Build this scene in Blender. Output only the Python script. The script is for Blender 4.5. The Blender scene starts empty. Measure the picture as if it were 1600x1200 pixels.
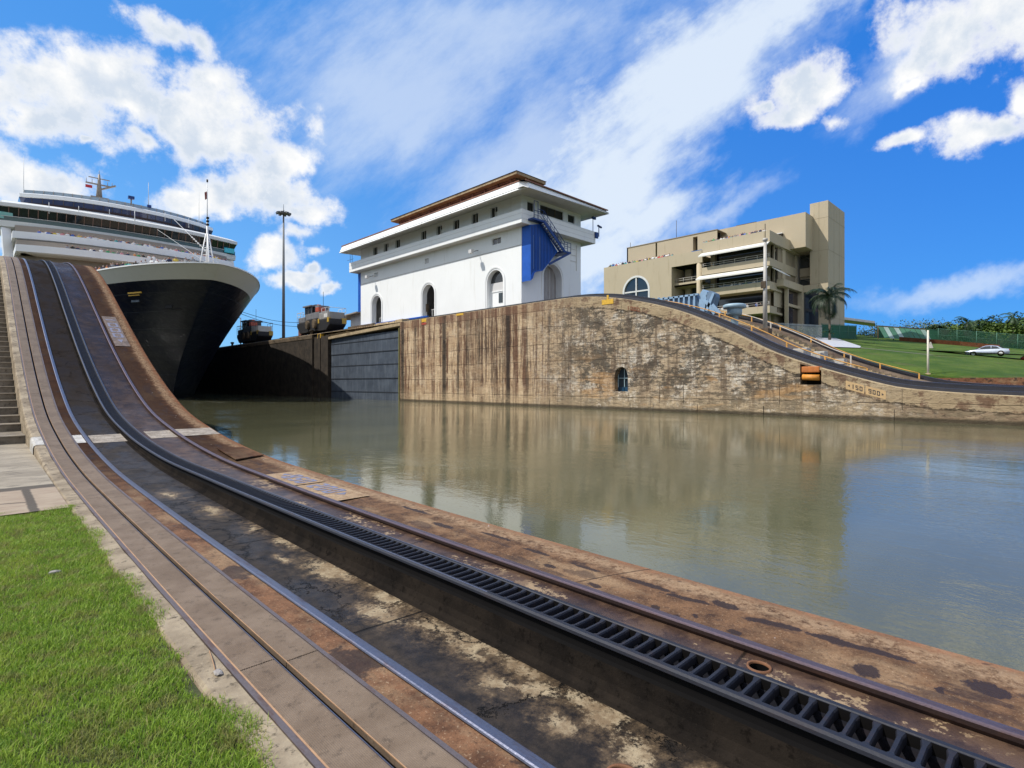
import bpy, bmesh, math, random
from mathutils import Vector, Matrix
import numpy as np
random.seed(7); rng = np.random.default_rng(5)
SC = bpy.context.scene; COL = SC.collection
# ------------------------------------------------------------------ camera, light, exposure
F = 859.0; TH = math.atan(845/859.); SN, CS = math.sin(TH), math.cos(TH); Y0 = 599.0
cam = bpy.data.cameras.new('camera'); co = bpy.data.objects.new('camera', cam); COL.objects.link(co)
cam.sensor_width = 36; cam.lens = 36*F/1600; cam.shift_y = -0.000625; cam.clip_start = .05; cam.clip_end = 6000
co.location = (0, 0, 1.5); co.rotation_euler = (math.pi/2, 0, -TH); SC.camera = co
SC.view_settings.view_transform = 'Standard'; SC.view_settings.look = 'None'; SC.view_settings.gamma = 1
SC.view_settings.exposure = 0.42; SC.view_settings.use_curve_mapping = False
SUNV = Vector((-1, .8, 1.62)).normalized()
sl = bpy.data.lights.new('sun', 'SUN'); sl.energy = 3.7; sl.angle = math.radians(.53); sl.color = (1, .95, .87)
so = bpy.data.objects.new('sun', sl); COL.objects.link(so); so.rotation_euler = SUNV.to_track_quat('Z', 'Y').to_euler(); so.location = (-20, 10, 60)

# ------------------------------------------------------------------ node helpers
class S:
    def __init__(s, n, o): s.n = n; s.o = o
    def _m(s, op, *a): return s.n.math(op, s, *a)
    def __add__(s, b): return s._m('ADD', b)
    __radd__ = __add__
    def __sub__(s, b): return s._m('SUBTRACT', b)
    def __rsub__(s, b): return s.n.math('SUBTRACT', b, s)
    def __mul__(s, b): return s._m('MULTIPLY', b)
    __rmul__ = __mul__
    def __truediv__(s, b): return s._m('DIVIDE', b)
    def abs(s): return s._m('ABSOLUTE')
    def fract(s): return s._m('FRACT')
    def floor(s): return s._m('FLOOR')
    def max(s, b): return s._m('MAXIMUM', b)
    def min(s, b): return s._m('MINIMUM', b)
    def pow(s, b): return s._m('POWER', b)
    def step(s, a, b):            # smoothstep from a to b (a may exceed b)
        return s.n.ss(s, a, b)
    def inv(s): return s.n.math('SUBTRACT', 1.0, s)
class N:
    def __init__(s, nt): s.nt = nt; nt.nodes.clear(); s._p = {}
    def nd(s, t, **k):
        n = s.nt.nodes.new(t)
        for a, b in k.items(): setattr(n, a, b)
        return n
    def put(s, sock, v):
        if isinstance(v, S): s.nt.links.new(v.o, sock)
        elif v is not None:
            if sock.type == 'RGBA' and len(v) == 3: v = (*v, 1)
            sock.default_value = v
    def math(s, op, *a):
        n = s.nd('ShaderNodeMath', operation=op)
        for i, v in enumerate(a): s.put(n.inputs[i], v)
        return S(s, n.outputs[0])
    def ss(s, x, a, b):
        n = s.nd('ShaderNodeMapRange', interpolation_type='SMOOTHSTEP')
        fl = a > b
        s.put(n.inputs[0], x); n.inputs[1].default_value = min(a, b); n.inputs[2].default_value = max(a, b)
        n.inputs[3].default_value = 1.0 if fl else 0.0; n.inputs[4].default_value = 0.0 if fl else 1.0
        return S(s, n.outputs[0])
    def vm(s, op, *a, out=0):
        n = s.nd('ShaderNodeVectorMath', operation=op)
        for i, v in enumerate(a): s.put(n.inputs[i], v)
        return S(s, n.outputs[out])
    def pos(s):
        if 'p' not in s._p: s._p['p'] = S(s, s.nd('ShaderNodeNewGeometry').outputs['Position'])
        return s._p['p']
    def uv(s): return S(s, s.nd('ShaderNodeTexCoord').outputs['UV'])
    def xyz(s, v):
        n = s.nd('ShaderNodeSeparateXYZ'); s.put(n.inputs[0], v); return [S(s, o) for o in n.outputs]
    def vec(s, x, y, z):
        n = s.nd('ShaderNodeCombineXYZ')
        for i, v in enumerate((x, y, z)): s.put(n.inputs[i], v)
        return S(s, n.outputs[0])
    def noise(s, v, sc=1., det=4., ro=.55, st=None, off=0., dist=0.):
        if st is not None or off:
            v = s.vm('MULTIPLY_ADD', v, st or (1, 1, 1), (off, off*1.7, off*.6))
        n = s.nd('ShaderNodeTexNoise'); s.put(n.inputs['Vector'], v)
        n.inputs['Scale'].default_value = sc; n.inputs['Detail'].default_value = det
        n.inputs['Roughness'].default_value = ro; n.inputs['Distortion'].default_value = dist
        return S(s, n.outputs[0])
    def vor(s, v, sc=1., feat='F1', st=None, rnd=1.):
        if st is not None: v = s.vm('MULTIPLY', v, st)
        n = s.nd('ShaderNodeTexVoronoi', feature=feat); s.put(n.inputs['Vector'], v); n.inputs['Scale'].default_value = sc
        n.inputs['Randomness'].default_value = rnd
        return S(s, n.outputs['Distance'])
    def mix(s, f, a, b):
        n = s.nd('ShaderNodeMix', data_type='RGBA'); s.put(n.inputs[0], f); s.put(n.inputs[6], a); s.put(n.inputs[7], b)
        return S(s, n.outputs[2])
    def mul(s, a, f):             # colour times scalar
        return s.vm('SCALE', a) if False else s._scale(a, f)
    def _scale(s, a, f):
        n = s.nd('ShaderNodeVectorMath', operation='SCALE'); s.put(n.inputs[0], a); s.put(n.inputs['Scale'], f); return S(s, n.outputs[0])
    def out(s, col, rough=.7, metal=0., h=None, hd=.01, hs=1., spec=.5, emit=None, es=0, coat=0, ior=None, normal=None):
        b = s.nd('ShaderNodeBsdfPrincipled'); o = s.nd('ShaderNodeOutputMaterial')
        s.put(b.inputs['Base Color'], col); s.put(b.inputs['Roughness'], rough); s.put(b.inputs['Metallic'], metal)
        s.put(b.inputs['Specular IOR Level'], spec)
        if ior: b.inputs['IOR'].default_value = ior
        if coat: b.inputs['Coat Weight'].default_value = coat
        if emit: s.put(b.inputs['Emission Color'], emit); b.inputs['Emission Strength'].default_value = es
        if h is not None:
            bp = s.nd('ShaderNodeBump'); s.put(bp.inputs['Height'], h); bp.inputs['Distance'].default_value = hd
            bp.inputs['Strength'].default_value = hs
            s.nt.links.new(bp.outputs[0], b.inputs['Normal'])
        s.nt.links.new(b.outputs[0], o.inputs[0])
def newmat(name):
    m = bpy.data.materials.new(name); m.use_nodes = True; return m, N(m.node_tree)
def simple(name, rgb, rough=.6, metal=0., var=.25, sc=1.5, spec=.5, rv=.15, bump=0., coat=0):
    m, n = newmat(name); p = n.pos()
    a = n.noise(p, sc, 5, .6); b = n.noise(p, sc*9, 3, .6, off=3.)
    f = (a-.5)*(var*2.2)+(b-.5)*(var)+1.0
    n.out(n.mul(rgb, f), (a-.5)*rv*2+rough, metal, h=b if bump else None, hd=bump, spec=spec, coat=coat)
    return m

# ------------------------------------------------------------------ world: daylight sky with clouds
w = bpy.data.worlds.new('World'); SC.world = w; w.use_nodes = True; n = N(w.node_tree)
sky = n.nd('ShaderNodeTexSky', sky_type='NISHITA'); sky.sun_disc = False
sky.sun_elevation = math.asin(SUNV.z); sky.sun_rotation = math.atan2(SUNV.x, SUNV.y); sky.altitude = 50; sky.air_density = 1.0; sky.dust_density = .6; sky.ozone_density = 2.5
D = n.vm('NORMALIZE', S(n, n.nd('ShaderNodeTexCoord').outputs['Generated']))
dx, dy, dz = n.xyz(D)
fw = dx*SN+dy*CS; rt = dx*CS-dy*SN
front = fw.step(.02, .12); fws = fw.max(.02)
u = rt/fws; v = dz/fws
hsv = n.nd('ShaderNodeHueSaturation'); hsv.inputs['Saturation'].default_value = 1.35; hsv.inputs['Hue'].default_value = .508; n.put(hsv.inputs['Color'], S(n, sky.outputs[0]))
base = n.mul(S(n, hsv.outputs[0]), .105)
# deeper blue away from the sun, paler towards it
sd = n.vm('DOT_PRODUCT', D, tuple(SUNV), out=1)
tint = n.mix(sd.step(-.35, .95), (.45, .95, 1.52), (.95, 1.25, 1.30))
base = n.vm('MULTIPLY', base, tint)
low = dz.step(.50, .0); sunny = sd.step(-.55, .75)
clear = n.mix(low, n.mix(sunny, (.002, .118, .535), (.060, .245, .620)), n.mix(sunny, (.045, .225, .600), (.205, .46, .74)))
base = n.mix(.78, base, clear)
def field(els, uu, vv, gauss=False):
    acc = None
    uv0 = n.vec(uu, vv, 0.)
    for (cx, cy, rx, ry, a) in els:
        mp = n.nd('ShaderNodeMapping', vector_type='TEXTURE'); n.put(mp.inputs['Vector'], uv0)
        mp.inputs['Location'].default_value = ((cx-800)/F, (600-cy)/F, 0); mp.inputs['Rotation'].default_value = (0, 0, math.radians(a))
        mp.inputs['Scale'].default_value = (rx/F, ry/F, 1)
        l = n.vm('LENGTH', S(n, mp.outputs[0]), out=1).inv()
        acc = l if acc is None else acc.max(l)
    return acc
w1 = n.noise(D, 5.5, 6, .6); w2 = n.noise(D, 5.5, 6, .6, off=7.3)
un = u+(w1-.5)*.10; vn = v+(w2-.5)*.10
CUM = [(60, 120, 150, 55, -18), (190, 150, 175, 75, -22), (110, 185, 130, 45, -5), (255, 50, 75, 28, -25), (320, 70, 40, 25, -60), (330, 175, 120, 70, -25), (300, 215, 130, 60, -20), (400, 220, 85, 70, -30), (440, 250, 50, 42, 0),
       (225, 225, 60, 25, -10), (128, 226, 12, 10, 0), (40, 285, 120, 45, -5), (0, 250, 60, 40, -30), (330, 300, 75, 45, 0), (420, 315, 90, 38, -8), (280, 320, 45, 22, 0), (470, 335, 55, 20, -8),
       (430, 395, 60, 24, 0), (470, 362, 34, 16, 0), (505, 392, 26, 12, 0), (465, 430, 60, 14, 0), (490, 415, 20, 12, 0), (520, 442, 22, 8, 0), (60, 385, 90, 30, 0),
       (1250, 140, 80, 42, 28), (1230, 175, 48, 28, 0), (1300, 190, 30, 14, 0), (1190, 165, 20, 12, 0), (1500, 60, 130, 75, 10), (1590, 20, 130, 70, 0), (1440, 100, 60, 40, 40), (1420, 130, 36, 14, 30), (1510, 215, 62, 32, 8), (1570, 205, 70, 26, 10), (1600, 160, 26, 30, 0), (1412, 222, 42, 13, 12)]
def w(els, grow=1.2): return [(a, b, c*grow, d*grow, e) for a, b, c, d, e in els]
cf = field(w(CUM), un, vn)
fb = n.noise(D, 17, 9, .64, off=1.1)
bill = n.vor(n.vm('ADD', D, n.vec((w1-.5)*.05, (w2-.5)*.05, (fb-.5)*.03)), 26, 'SMOOTH_F1')
fb2 = n.noise(D, 45, 8, .68, off=6.1)
cd = cf+(fb-.5)*2.0+(fb2-.5)*.42+(.40-bill)*.55-.17
cm = cd.step(-.20, .52)*front
# shading of the cumulus: brighter rims, blue-grey bellies
cn = n.noise(D, 7.5, 8, .62, off=4.4)+(bill-.35)*.40+(fb2-.5)*.14
sh = (cd.step(.15, .62)*cn.step(.38, .66)*.85)
ccol = n.mix(sh, (.755, .755, .75), (.44, .515, .62)); ccol = n.mix(cn.step(.46, .34)*.5, ccol, (.80, .80, .79))
# thin high cloud
wf = n.noise(n.vec(u*1.0+v*.75, v*1.0-u*.75, 0.), 2.2, 8, .60, st=(1., 2.6, 1.), off=2.)
wf2 = n.noise(n.vec(u*1.0+v*.75, v*1.0-u*.75, 0.), 9.0, 8, .66, st=(1., 2.2, 1.), off=9.)
ug = u+(w1-.5)*.22; vg = v+(w2-.5)*.22
CIR = [(1085, 120, 330, 95, 42), (960, 285, 190, 105, 38), (1010, 330, 130, 60, 20), (940, 400, 95, 60, 20), (1230, 10, 260, 70, 35)]
CIR2 = [(620, 110, 250, 170, 20), (760, 60, 330, 120, 10), (640, 190, 90, 60, 70), (830, 250, 170, 110, 30), (900, 330, 120, 80, 10), (1500, 438, 200, 22, 10), (1400, 100, 140, 40, 40), (1000, 400, 200, 30, 30), (1180, 90, 300, 60, 40), (1120, 340, 110, 24, 25)]
c1 = field(w(CIR, 1.3), ug, vg); c2 = field(w(CIR2, 1.4), ug, vg)
cir = ((c1+(wf-.5)*1.1+(wf2-.5)*.75).step(.0, .75)*.97).max((c2+(wf-.5)*1.3+(wf2-.5)*.8).step(.0, 1.1)*.62)*front
# unseen clouds added behind the camera as neutral fill light
gen = (n.noise(D, 3.2, 7, .6, st=(1, 1, 1.8), off=5.).step(.36, .54))*(front.inv())*dz.step(.0, .08)*.95
colr = n.mix(cir*.90, base, (.62, .685, .75))
colr = n.mix(cm.max(gen), colr, ccol)

colr = n.mix(dz.step(0., -.02), colr, (.12, .13, .10))
bg = n.nd('ShaderNodeBackground'); n.put(bg.inputs['Color'], n.mul(colr, 10.)); bg.inputs['Strength'].default_value = .1
wo = n.nd('ShaderNodeOutputWorld'); n.nt.links.new(bg.outputs[0], wo.inputs[0])
# ------------------------------------------------------------------ object helpers
ORG = {}
def props(o, label=None, cat=None, group=None, kind=None):
    if label: o['label'] = label
    if cat: o['category'] = cat
    if group: o['group'] = group
    if kind: o['kind'] = kind
    return o
def thing(name, label, cat, loc=(0, 0, 0), group=None, rz=0):
    o = bpy.data.objects.new(name, None); COL.objects.link(o); o.location = loc; o.rotation_euler = (0, 0, rz); o.empty_display_size = .2
    ORG[o.name] = Vector(loc); return props(o, label, cat, group)
class MB:
    def __init__(s): s.v = []; s.f = []; s.sm = []; s.uv = None
    def add(s, vs, fs, smooth=False):
        k = len(s.v); s.v += [tuple(p) for p in vs]; s.f += [tuple(i+k for i in f) for f in fs]; s.sm += [smooth]*len(fs); return s
    def box(s, x0, x1, y0, y1, z0, z1):
        return s.hexa([(x0, y0, z0), (x1, y0, z0), (x1, y1, z0), (x0, y1, z0), (x0, y0, z1), (x1, y0, z1), (x1, y1, z1), (x0, y1, z1)])
    def hexa(s, p): return s.add(p, [(0, 3, 2, 1), (4, 5, 6, 7), (0, 1, 5, 4), (1, 2, 6, 5), (2, 3, 7, 6), (3, 0, 4, 7)])
    def beam(s, a, b, w, h, up=(0, 0, 1)):
        a = Vector(a); b = Vector(b); d = (b-a).normalized(); up = Vector(up)
        r = d.cross(up)
        if r.length < 1e-4: r = d.cross(Vector((1, 0, 0)))
        r.normalize(); q = r.cross(d); r *= w/2; q *= h/2
        return s.hexa([a-r-q, a+r-q, b+r-q, b-r-q, a-r+q, a+r+q, b+r+q, b-r+q])
    def tube(s, pts, rad, n=8, cap=True):
        pts = [Vector(p) for p in pts]; rs = rad if isinstance(rad, (list, tuple)) else [rad]*len(pts)
        k = len(s.v); vs = []
        for i, p in enumerate(pts):
            d = (pts[min(i+1, len(pts)-1)]-pts[max(i-1, 0)]).normalized()
            r = d.cross(Vector((0, 0, 1)));
            if r.length < 1e-3: r = Vector((1, 0, 0))
            r.normalize(); q = r.cross(d)
            vs += [p+(r*math.cos(2*math.pi*j/n)+q*math.sin(2*math.pi*j/n))*rs[i] for j in range(n)]
        fs = [(i*n+j, i*n+(j+1) % n, (i+1)*n+(j+1) % n, (i+1)*n+j) for i in range(len(pts)-1) for j in range(n)]
        s.add(vs, fs, True)
        if cap: s.f += [tuple(k+j for j in reversed(range(n))), tuple(k+(len(pts)-1)*n+j for j in range(n))]; s.sm += [False, False]
        return s
    def lathe(s, c, prof, n=24):
        c = Vector(c); return s.add([(c.x+r*math.cos(2*math.pi*j/n), c.y+r*math.sin(2*math.pi*j/n), c.z+z) for r, z in prof for j in range(n)],
            [(i*n+j, i*n+(j+1) % n, (i+1)*n+(j+1) % n, (i+1)*n+j) for i in range(len(prof)-1) for j in range(n)], True)
    def prism(s, poly, ext):       # polygon (3d points) swept by vector ext
        m = len(poly); e = Vector(ext); a = [Vector(p) for p in poly]
        return s.add(a+[p+e for p in a], [tuple(reversed(range(m))), tuple(range(m, 2*m))]+[(i, (i+1) % m, m+(i+1) % m, m+i) for i in range(m)])
    def quad(s, a, b, c, d): return s.add([a, b, c, d], [(0, 1, 2, 3)])
    def build(s, name, mat, parent=None, bev=0, smooth=False, fix=True):
        me = bpy.data.meshes.new(name); off = Vector((0, 0, 0)); 
        if parent is not None: off = ORG.get(parent.name, off)
        me.from_pydata([(p[0]-off.x, p[1]-off.y, p[2]-off.z) for p in s.v], [], s.f)
        if fix:
            bm = bmesh.new(); bm.from_mesh(me); bmesh.ops.recalc_face_normals(bm, faces=bm.faces); bm.to_mesh(me); bm.free()
        else: pass
        sm = [True]*len(s.f) if smooth else s.sm
        me.polygons.foreach_set('use_smooth', sm)
        if mat: me.materials.append(mat)
        if s.uv: 
            l = me.uv_layers.new(name='UVMap')
            for lp in me.loops: l.data[lp.index].uv = s.uv(s.v[lp.vertex_index])
        o = bpy.data.objects.new(name, me); COL.objects.link(o)
        if parent is not None: o.parent = parent
        ORG[o.name] = off
        if bev:
            b = o.modifiers.new('bevel', 'BEVEL'); b.width = bev; b.segments = 2; b.limit_method = 'ANGLE'; b.angle_limit = .6
        return o
def copy_tree(o, parent=None):
    c = o.copy(); COL.objects.link(c)
    if parent is not None: c.parent = parent
    ORG[c.name] = ORG.get(o.name, Vector())
    for ch in list(o.children): copy_tree(ch, c)
    return c
def ray(px): r = (px-800)/F; return SN+r*CS, CS-r*SN
def aX(px, py, X): a, b = ray(px); t = X/a; return Vector((X, t*b, 1.5+t*(Y0-py)/F))
def aY(px, py, Y): a, b = ray(px); t = Y/b; return Vector((t*a, Y, 1.5+t*(Y0-py)/F))
def interp(P):
    xs = np.array([p[0] for p in P], float); ys = np.array([p[1] for p in P], float); m = np.gradient(ys, xs)
    for i in range(len(xs)-1):
        d = (ys[i+1]-ys[i])/(xs[i+1]-xs[i])
        if abs(d) < 1e-6: m[i] = m[i+1] = 0
    def f(x):
        if x <= xs[0]: return float(ys[0])
        if x >= xs[-1]: return float(ys[-1])
        i = int(np.searchsorted(xs, x)-1); h = xs[i+1]-xs[i]; t = (x-xs[i])/h
        return float((2*t**3-3*t*t+1)*ys[i]+(t**3-2*t*t+t)*h*m[i]+(-2*t**3+3*t*t)*ys[i+1]+(t**3-t*t)*h*m[i+1])
    return f
RAMP = interp([(-10, 0), (0, 0), (2.5, .005), (5.3, .03), (8, .08), (10.6, .17), (13.6, .46), (15.9, .85), (17.8, 1.42), (20, 2.25), (23.8, 3.91), (26.8, 5.27), (29, 6.15), (31, 6.75), (33, 7.1), (36, 7.4), (42, 7.5), (300, 7.5)])
RFAR = interp([(-80, .45), (-20, .6), (1.6, .83), (3.6, .93), (5.5, 1.08), (7, 1.28), (8.5, 1.69), (10.2, 2.22), (11.65, 2.72), (14, 3.7), (16.1, 4.86), (18.4, 6.0), (20.5, 6.9), (22.6, 7.6), (24.9, 8.2), (27.4, 8.68), (29.8, 8.93), (33, 9), (400, 9)])
def frange(a, b, st): k = max(1, int(round((b-a)/st))); return [a+(b-a)*i/k for i in range(k+1)]
RACKD = interp([(-10, 0), (2.5, 0), (5, -.02), (8, -.06), (11, -.12), (14, -.175), (17, -.19), (300, -.19)])
YN = frange(-14, 0, 2)[:-1]+frange(0, 38, .25)[:-1]+frange(38, 60, 2)[:-1]+[60, 90, 150, 230]
def up(prof): return [(a, b, 1) for a, b in prof]
def sweep(prof, ys=YN, R=RAMP, closed=False, rnd=0, smooth=False):
    m = MB(); k = len(prof)
    for y in ys:
        z = R(y); D_ = RACKD(y)
        for q in prof: m.v.append((q[0]+(random.uniform(-rnd, rnd) if rnd else 0), y, z+q[1]+(D_*q[2] if len(q) > 2 else 0)))
    for i in range(len(ys)-1):
        for j in range(k if closed else k-1):
            a = i*k+j; b = i*k+(j+1) % k; m.f.append((a, b, b+k, a+k)); m.sm.append(smooth)
    if closed: m.f += [tuple(range(k)), tuple((len(ys)-1)*k+j for j in reversed(range(k)))]; m.sm += [False, False]
    return m

# ------------------------------------------------------------------ ground materials (near wall)
def m_trough():
    m, n = newmat('stained_concrete'); p = n.pos(); x, y, z = n.xyz(p)
    big = n.noise(p, .75, 6, .6, st=(1.5, 1, 1)); med = n.noise(p, 3.2, 8, .68, st=(1.3, .9, 1), off=3.); fine = n.noise(p, 46, 5, .7, off=8.); dd = n.noise(p, 9, 8, .75, off=12.)
    xc = (x-1.96).abs()
    band = xc.step(.30, .02)*y.step(17, 6)
    ef = ellf(n, x+(med-.5)*.10, y+(big-.5)*.5, [(2.08, 4.15, .17, .46, 4), (2.10, 3.35, .15, .45, 0), (1.90, 3.2, .12, .24, 0), (2.08, 2.75, .15, .34, 8), (2.08, 2.42, .13, .22, 0), (2.09, 2.15, .12, .26, 0), (1.90, 2.12, .10, .15, 0), (2.02, 1.93, .11, .18, 20), (2.08, 1.70, .12, .20, -10), (2.05, 1.46, .15, .18, 0), (1.88, 1.62, .09, .14, 0), (1.97, 1.28, .17, .16, 0), (2.12, 5.1, .10, .36, 0), (2.06, 5.9, .10, .35, 0), (1.9, 4.7, .05, .16, 0), (2.0, 7.0, .13, .4, 0), (1.85, 8.2, .15, .3, 0), (2.0, .9, .1, .2, 0)])
    pv = ef+(n.noise(p, 4.8, 9, .72, off=71., st=(1, .75, 1))-.5)*3.4+(dd-.5)*1.8+(fine-.5)*2.0-.24
    patch = pv.step(.08, .55)*xc.step(.40, .25); halo = pv.step(-.75, .2)*xc.step(.45, .2)
    dark = n.mix(dd.step(.3, .75), (.012, .010, .0085), (.046, .034, .024))
    dark = n.mix(halo*.62*dd.step(.32, .62), dark, (.155, .105, .058)); dark = n.mix((med-.5).step(0, .2)*.35, dark, (.085, .062, .040))
    cream = n.mix(dd.step(.35, .65), (.36, .285, .18), (.18, .125, .072))
    cream = n.mix(fine.step(.62, .72)*.6, cream, (.05, .04, .03))
    spots = n.vor(n.vm('ADD', p, n.vec((med-.5)*.5, (dd-.5)*.3, 0.)), 6.5, st=(1., .7, 0.)).step(.30, .22)*n.noise(p, 1.7, 2, .5, off=21.).step(.5, .58)
    col = n.mix(patch*spots.inv(), dark, cream)
    cr = n.vor(n.vm('ADD', p, n.vec((med-.5)*.9, (dd-.5)*.5, 0.)), 1.15, 'DISTANCE_TO_EDGE', st=(1, .8, 0)).step(.010, .002)*big.step(.42, .52)
    jt = (((y+x*.05)*.42+.18).fract()-.5).abs().step(.0055, .0015)
    col = n.mix((cr*.9).max(jt*.85), col, (.008, .007, .006))
    ramp = y.step(9, 20)
    col = n.mix(ramp*.92, col, n.mix(n.noise(p, 3, 7, .7, st=(1, 6, 4)), (.005, .0045, .005), (.034, .025, .020)))
    oil = n.noise(p, 1.1, 6, .6, off=31., st=(2.2, 1, 1))
    rough = (oil-.5).step(-.08, .12)*.35+.36+patch*.3+(fine-.5)*.2+ramp*.22
    h = fine*.35+dd*.5-cr*1.5-jt*2-oil*0.
    n.out(col, rough, h=h, hd=.006, spec=.20-ramp*.17); return m
def m_rust(name, warm=1., blots=False, streakx=None, dark=.35):
    m, n = newmat(name); p = n.pos(); x, y, z = n.xyz(p)
    big = n.noise(p, 1.3, 6, .62, st=(1.6, .7, 1)); med = n.noise(p, 5.5, 8, .7, off=4.); fine = n.noise(p, 70, 4, .7, off=2.); gr = n.noise(p, 22, 6, .75, off=17.)
    a = n.mix(med.step(.3, .68), (.062*warm, .032, .017), (.185*warm, .100, .050))
    a = n.mix((big+gr*.35-.67).step(-.04, .16)*.7, a, (.31, .205, .115))
    a = n.mix((gr-.5).step(.02, .16)*.55, a, (.055, .028, .017))
    a = n.mix(fine.step(.58, .70)*.6, a, (.46, .33, .21)); a = n.mix(fine.step(.45, .33)*.6, a, (.05, .026, .016))
    far = y.step(5.5, 13)
    a = n.mix(far*.85, a, n.mix(n.noise(p, 2.4, 7, .7, st=(1, 5, 4)).step(.25, .75)*(x-3.75+(med-.5)*.3).step(-.3, .1)*.8+.1, (.010, .0065, .0055), (.15, .062, .028)))
    if blots:
        edge = (x-3.93+(med-.5)*.16).step(-.16, -.02)
        a = n.mix(edge*(gr).step(.35, .6)*.6, a, (.30, .13, .065))
        q = n.vm('ADD', p, n.vec((med-.5)*.30, (big-.5)*.8, 0.))
        v = n.vor(q, 2.5, st=(1.7, .75, 0.)); lim = (x-3.52).abs().step(.26, .10)
        bl = (v+(gr-.5)*.16).step(.26, .19)*lim*n.noise(p, .9, 3, .5, off=9.).step(.42, .50)
        v2 = n.vor(n.vm('ADD', p, n.vec((med-.5)*.12, 0., 0.)), 10, st=(1.2, .9, 0.)).step(.20, .14)*n.noise(p, 2.2, 2, .5, off=19.).step(.55, .6)
        dr = (n.noise(p, 1.6, 6, .62, st=(3.2, .7, 1), off=43.)-.56).step(0, .035)*(x-3.40+(big-.5)*.4).abs().step(.16, .06)
        bl = bl.max(v2).max(dr)
        es = ellf(n, (x-3.55)*.62+3.55+(med-.5)*.06, y+(big-.5)*.25+(med-.5)*.12, [(3.57, 2.2, .022, .26, 0), (3.55, 1.86, .022, .20, 5), (3.60, 1.62, .032, .11, 0), (3.56, 1.28, .026, .20, 8), (3.575, .92, .026, .20, 0), (3.585, .70, .02, .12, 0), (3.42, .765, .05, .055, 0), (3.55, .285, .05, .10, 0), (3.36, 1.76, .018, .03, 0), (3.42, 1.68, .016, .025, 0), (3.38, 1.94, .022, .04, 0), (3.39, 1.42, .02, .06, 0), (3.56, 3.3, .02, .16, 0), (3.60, 3.9, .02, .25, 0), (3.52, 4.6, .03, .2, 0), (3.62, 5.3, .02, .3, 0), (3.44, 3.0, .02, .07, 0), (3.40, 2.5, .02, .06, 0), (3.45, .45, .025, .03, 0), (3.55, 2.75, .018, .15, 0)])
        bl = bl*.6; bl = bl.max((es+(gr-.5)*1.3+(fine-.5)*.7).step(-.02, .20)); a = n.mix((x-3.3+(med-.5)*.25).step(.06, -.10)*.55*gr.step(.3, .6), a, (.045, .026, .018))
        a = n.mix((x-3.74+(med-.5)*.3).abs().step(.16, .02)*.55*gr.step(.62, .42), a, (.40, .275, .165))
        a = n.mix(bl*.93, a, (.030, .018, .014))
        wh = n.vor(p, 4.3, st=(1, 1, 0)).step(.040, .028); a = n.mix(wh*x.step(3.3, 3.5), a, (.62, .58, .55))
        jt = ((y*.36+x*.14+.1).fract()-.5).abs().step(.005, .0015); a = n.mix(jt*.7, a, (.02, .012, .009))
        rough = bl*-.30+.78
    else:
        bl = (n.noise(p, 2.6, 5, .6, off=13.)-.58).step(0, .05); a = n.mix(bl*.8, a, (.030, .020, .016)); rough = bl*-.2+.8
    n.out(a, rough, h=fine*.5+gr*.8, hd=.005, spec=.18-far*.15); return m
def ellf(n, x, y, els):
    acc = None; v0 = n.vec(x, y, 0.)
    for (cx, cy, rx, ry, a) in els:
        mp = n.nd('ShaderNodeMapping', vector_type='TEXTURE'); n.put(mp.inputs['Vector'], v0); mp.inputs['Location'].default_value = (cx, cy, 0); mp.inputs['Rotation'].default_value = (0, 0, math.radians(a)); mp.inputs['Scale'].default_value = (rx, ry, 1)
        l = n.vm('LENGTH', S(n, mp.outputs[0]), out=1).inv(); acc = l if acc is None else acc.max(l)
    return acc
def m_mid():
    m, n = newmat('greasy_concrete'); p = n.pos(); x, y, z = n.xyz(p)
    big = n.noise(p, 1.0, 6, .6, st=(2.4, .8, 1)); med = n.noise(p, 6, 8, .7, off=4.); fine = n.noise(p, 60, 4, .7)
    a = n.mix(med.step(.3, .7), (.030, .019, .017), (.085, .050, .034))
    a = n.mix((big*.7+med*.6+(n.noise(p, 24, 5, .7, off=15.)-.5)*.5-.71).step(0, .05)*y.step(12, 6), a, (.30, .21, .12)); a = n.mix((n.noise(p, 3.2, 6, .6, off=61.)-.52).step(0, .06)*.7, a, (.115, .070, .045))
    jt = (((y-x*.1)*.33+.18).fract()-.5).abs().step(.005, .0012)
    a = n.mix(y.step(10, 20)*.7, a, n.mix(n.noise(p, 2.4, 7, .7, st=(1, 5, 4)), (.007, .006, .0065), (.032, .024, .020)))
    n.out(n.mix(jt*.8, a, (.01, .008, .006)), (big-.5)*.9+.42+(fine-.5)*.15, h=fine*.4+med, hd=.006, spec=y.step(18, 8)*.22+.06); return m
def m_steel(name, rgb, rough=.3, metal=.8, rust=.3):
    m, n = newmat(name); p = n.pos()
    a = n.noise(p, 7, 6, .65, st=(3, .6, 3)); b = n.noise(p, 60, 3, .6)
    c = n.mix((a-.5).step(.0, .2)*rust, rgb, (.10, .045, .025))
    n.out(n.mul(c, b*.5+.75), a*.3+rough-.12, metal, h=b, hd=.001, spec=.3); return m
def m_conc(name, c1, c2, sc=1.5, dark=.5, rough=.85, bump=.006, spec=.25):
    m, n = newmat(name); p = n.pos()
    a = n.noise(p, sc, 8, .65); b = n.noise(p, sc*5, 7, .72, off=5.); f = n.noise(p, 55, 4, .7, off=1.)
    c = n.mix(a.step(.3, .7), c1, c2); c = n.mix((b-.5).step(.03, .16)*dark, c, tuple(v*.22 for v in c1))
    c = n.mix(f.step(.58, .72)*.35, c, tuple(min(.7, v*1.5) for v in c2))
    n.out(c, rough, h=b*1.2+f*.5, hd=bump, spec=spec); return m
M = {}
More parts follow.
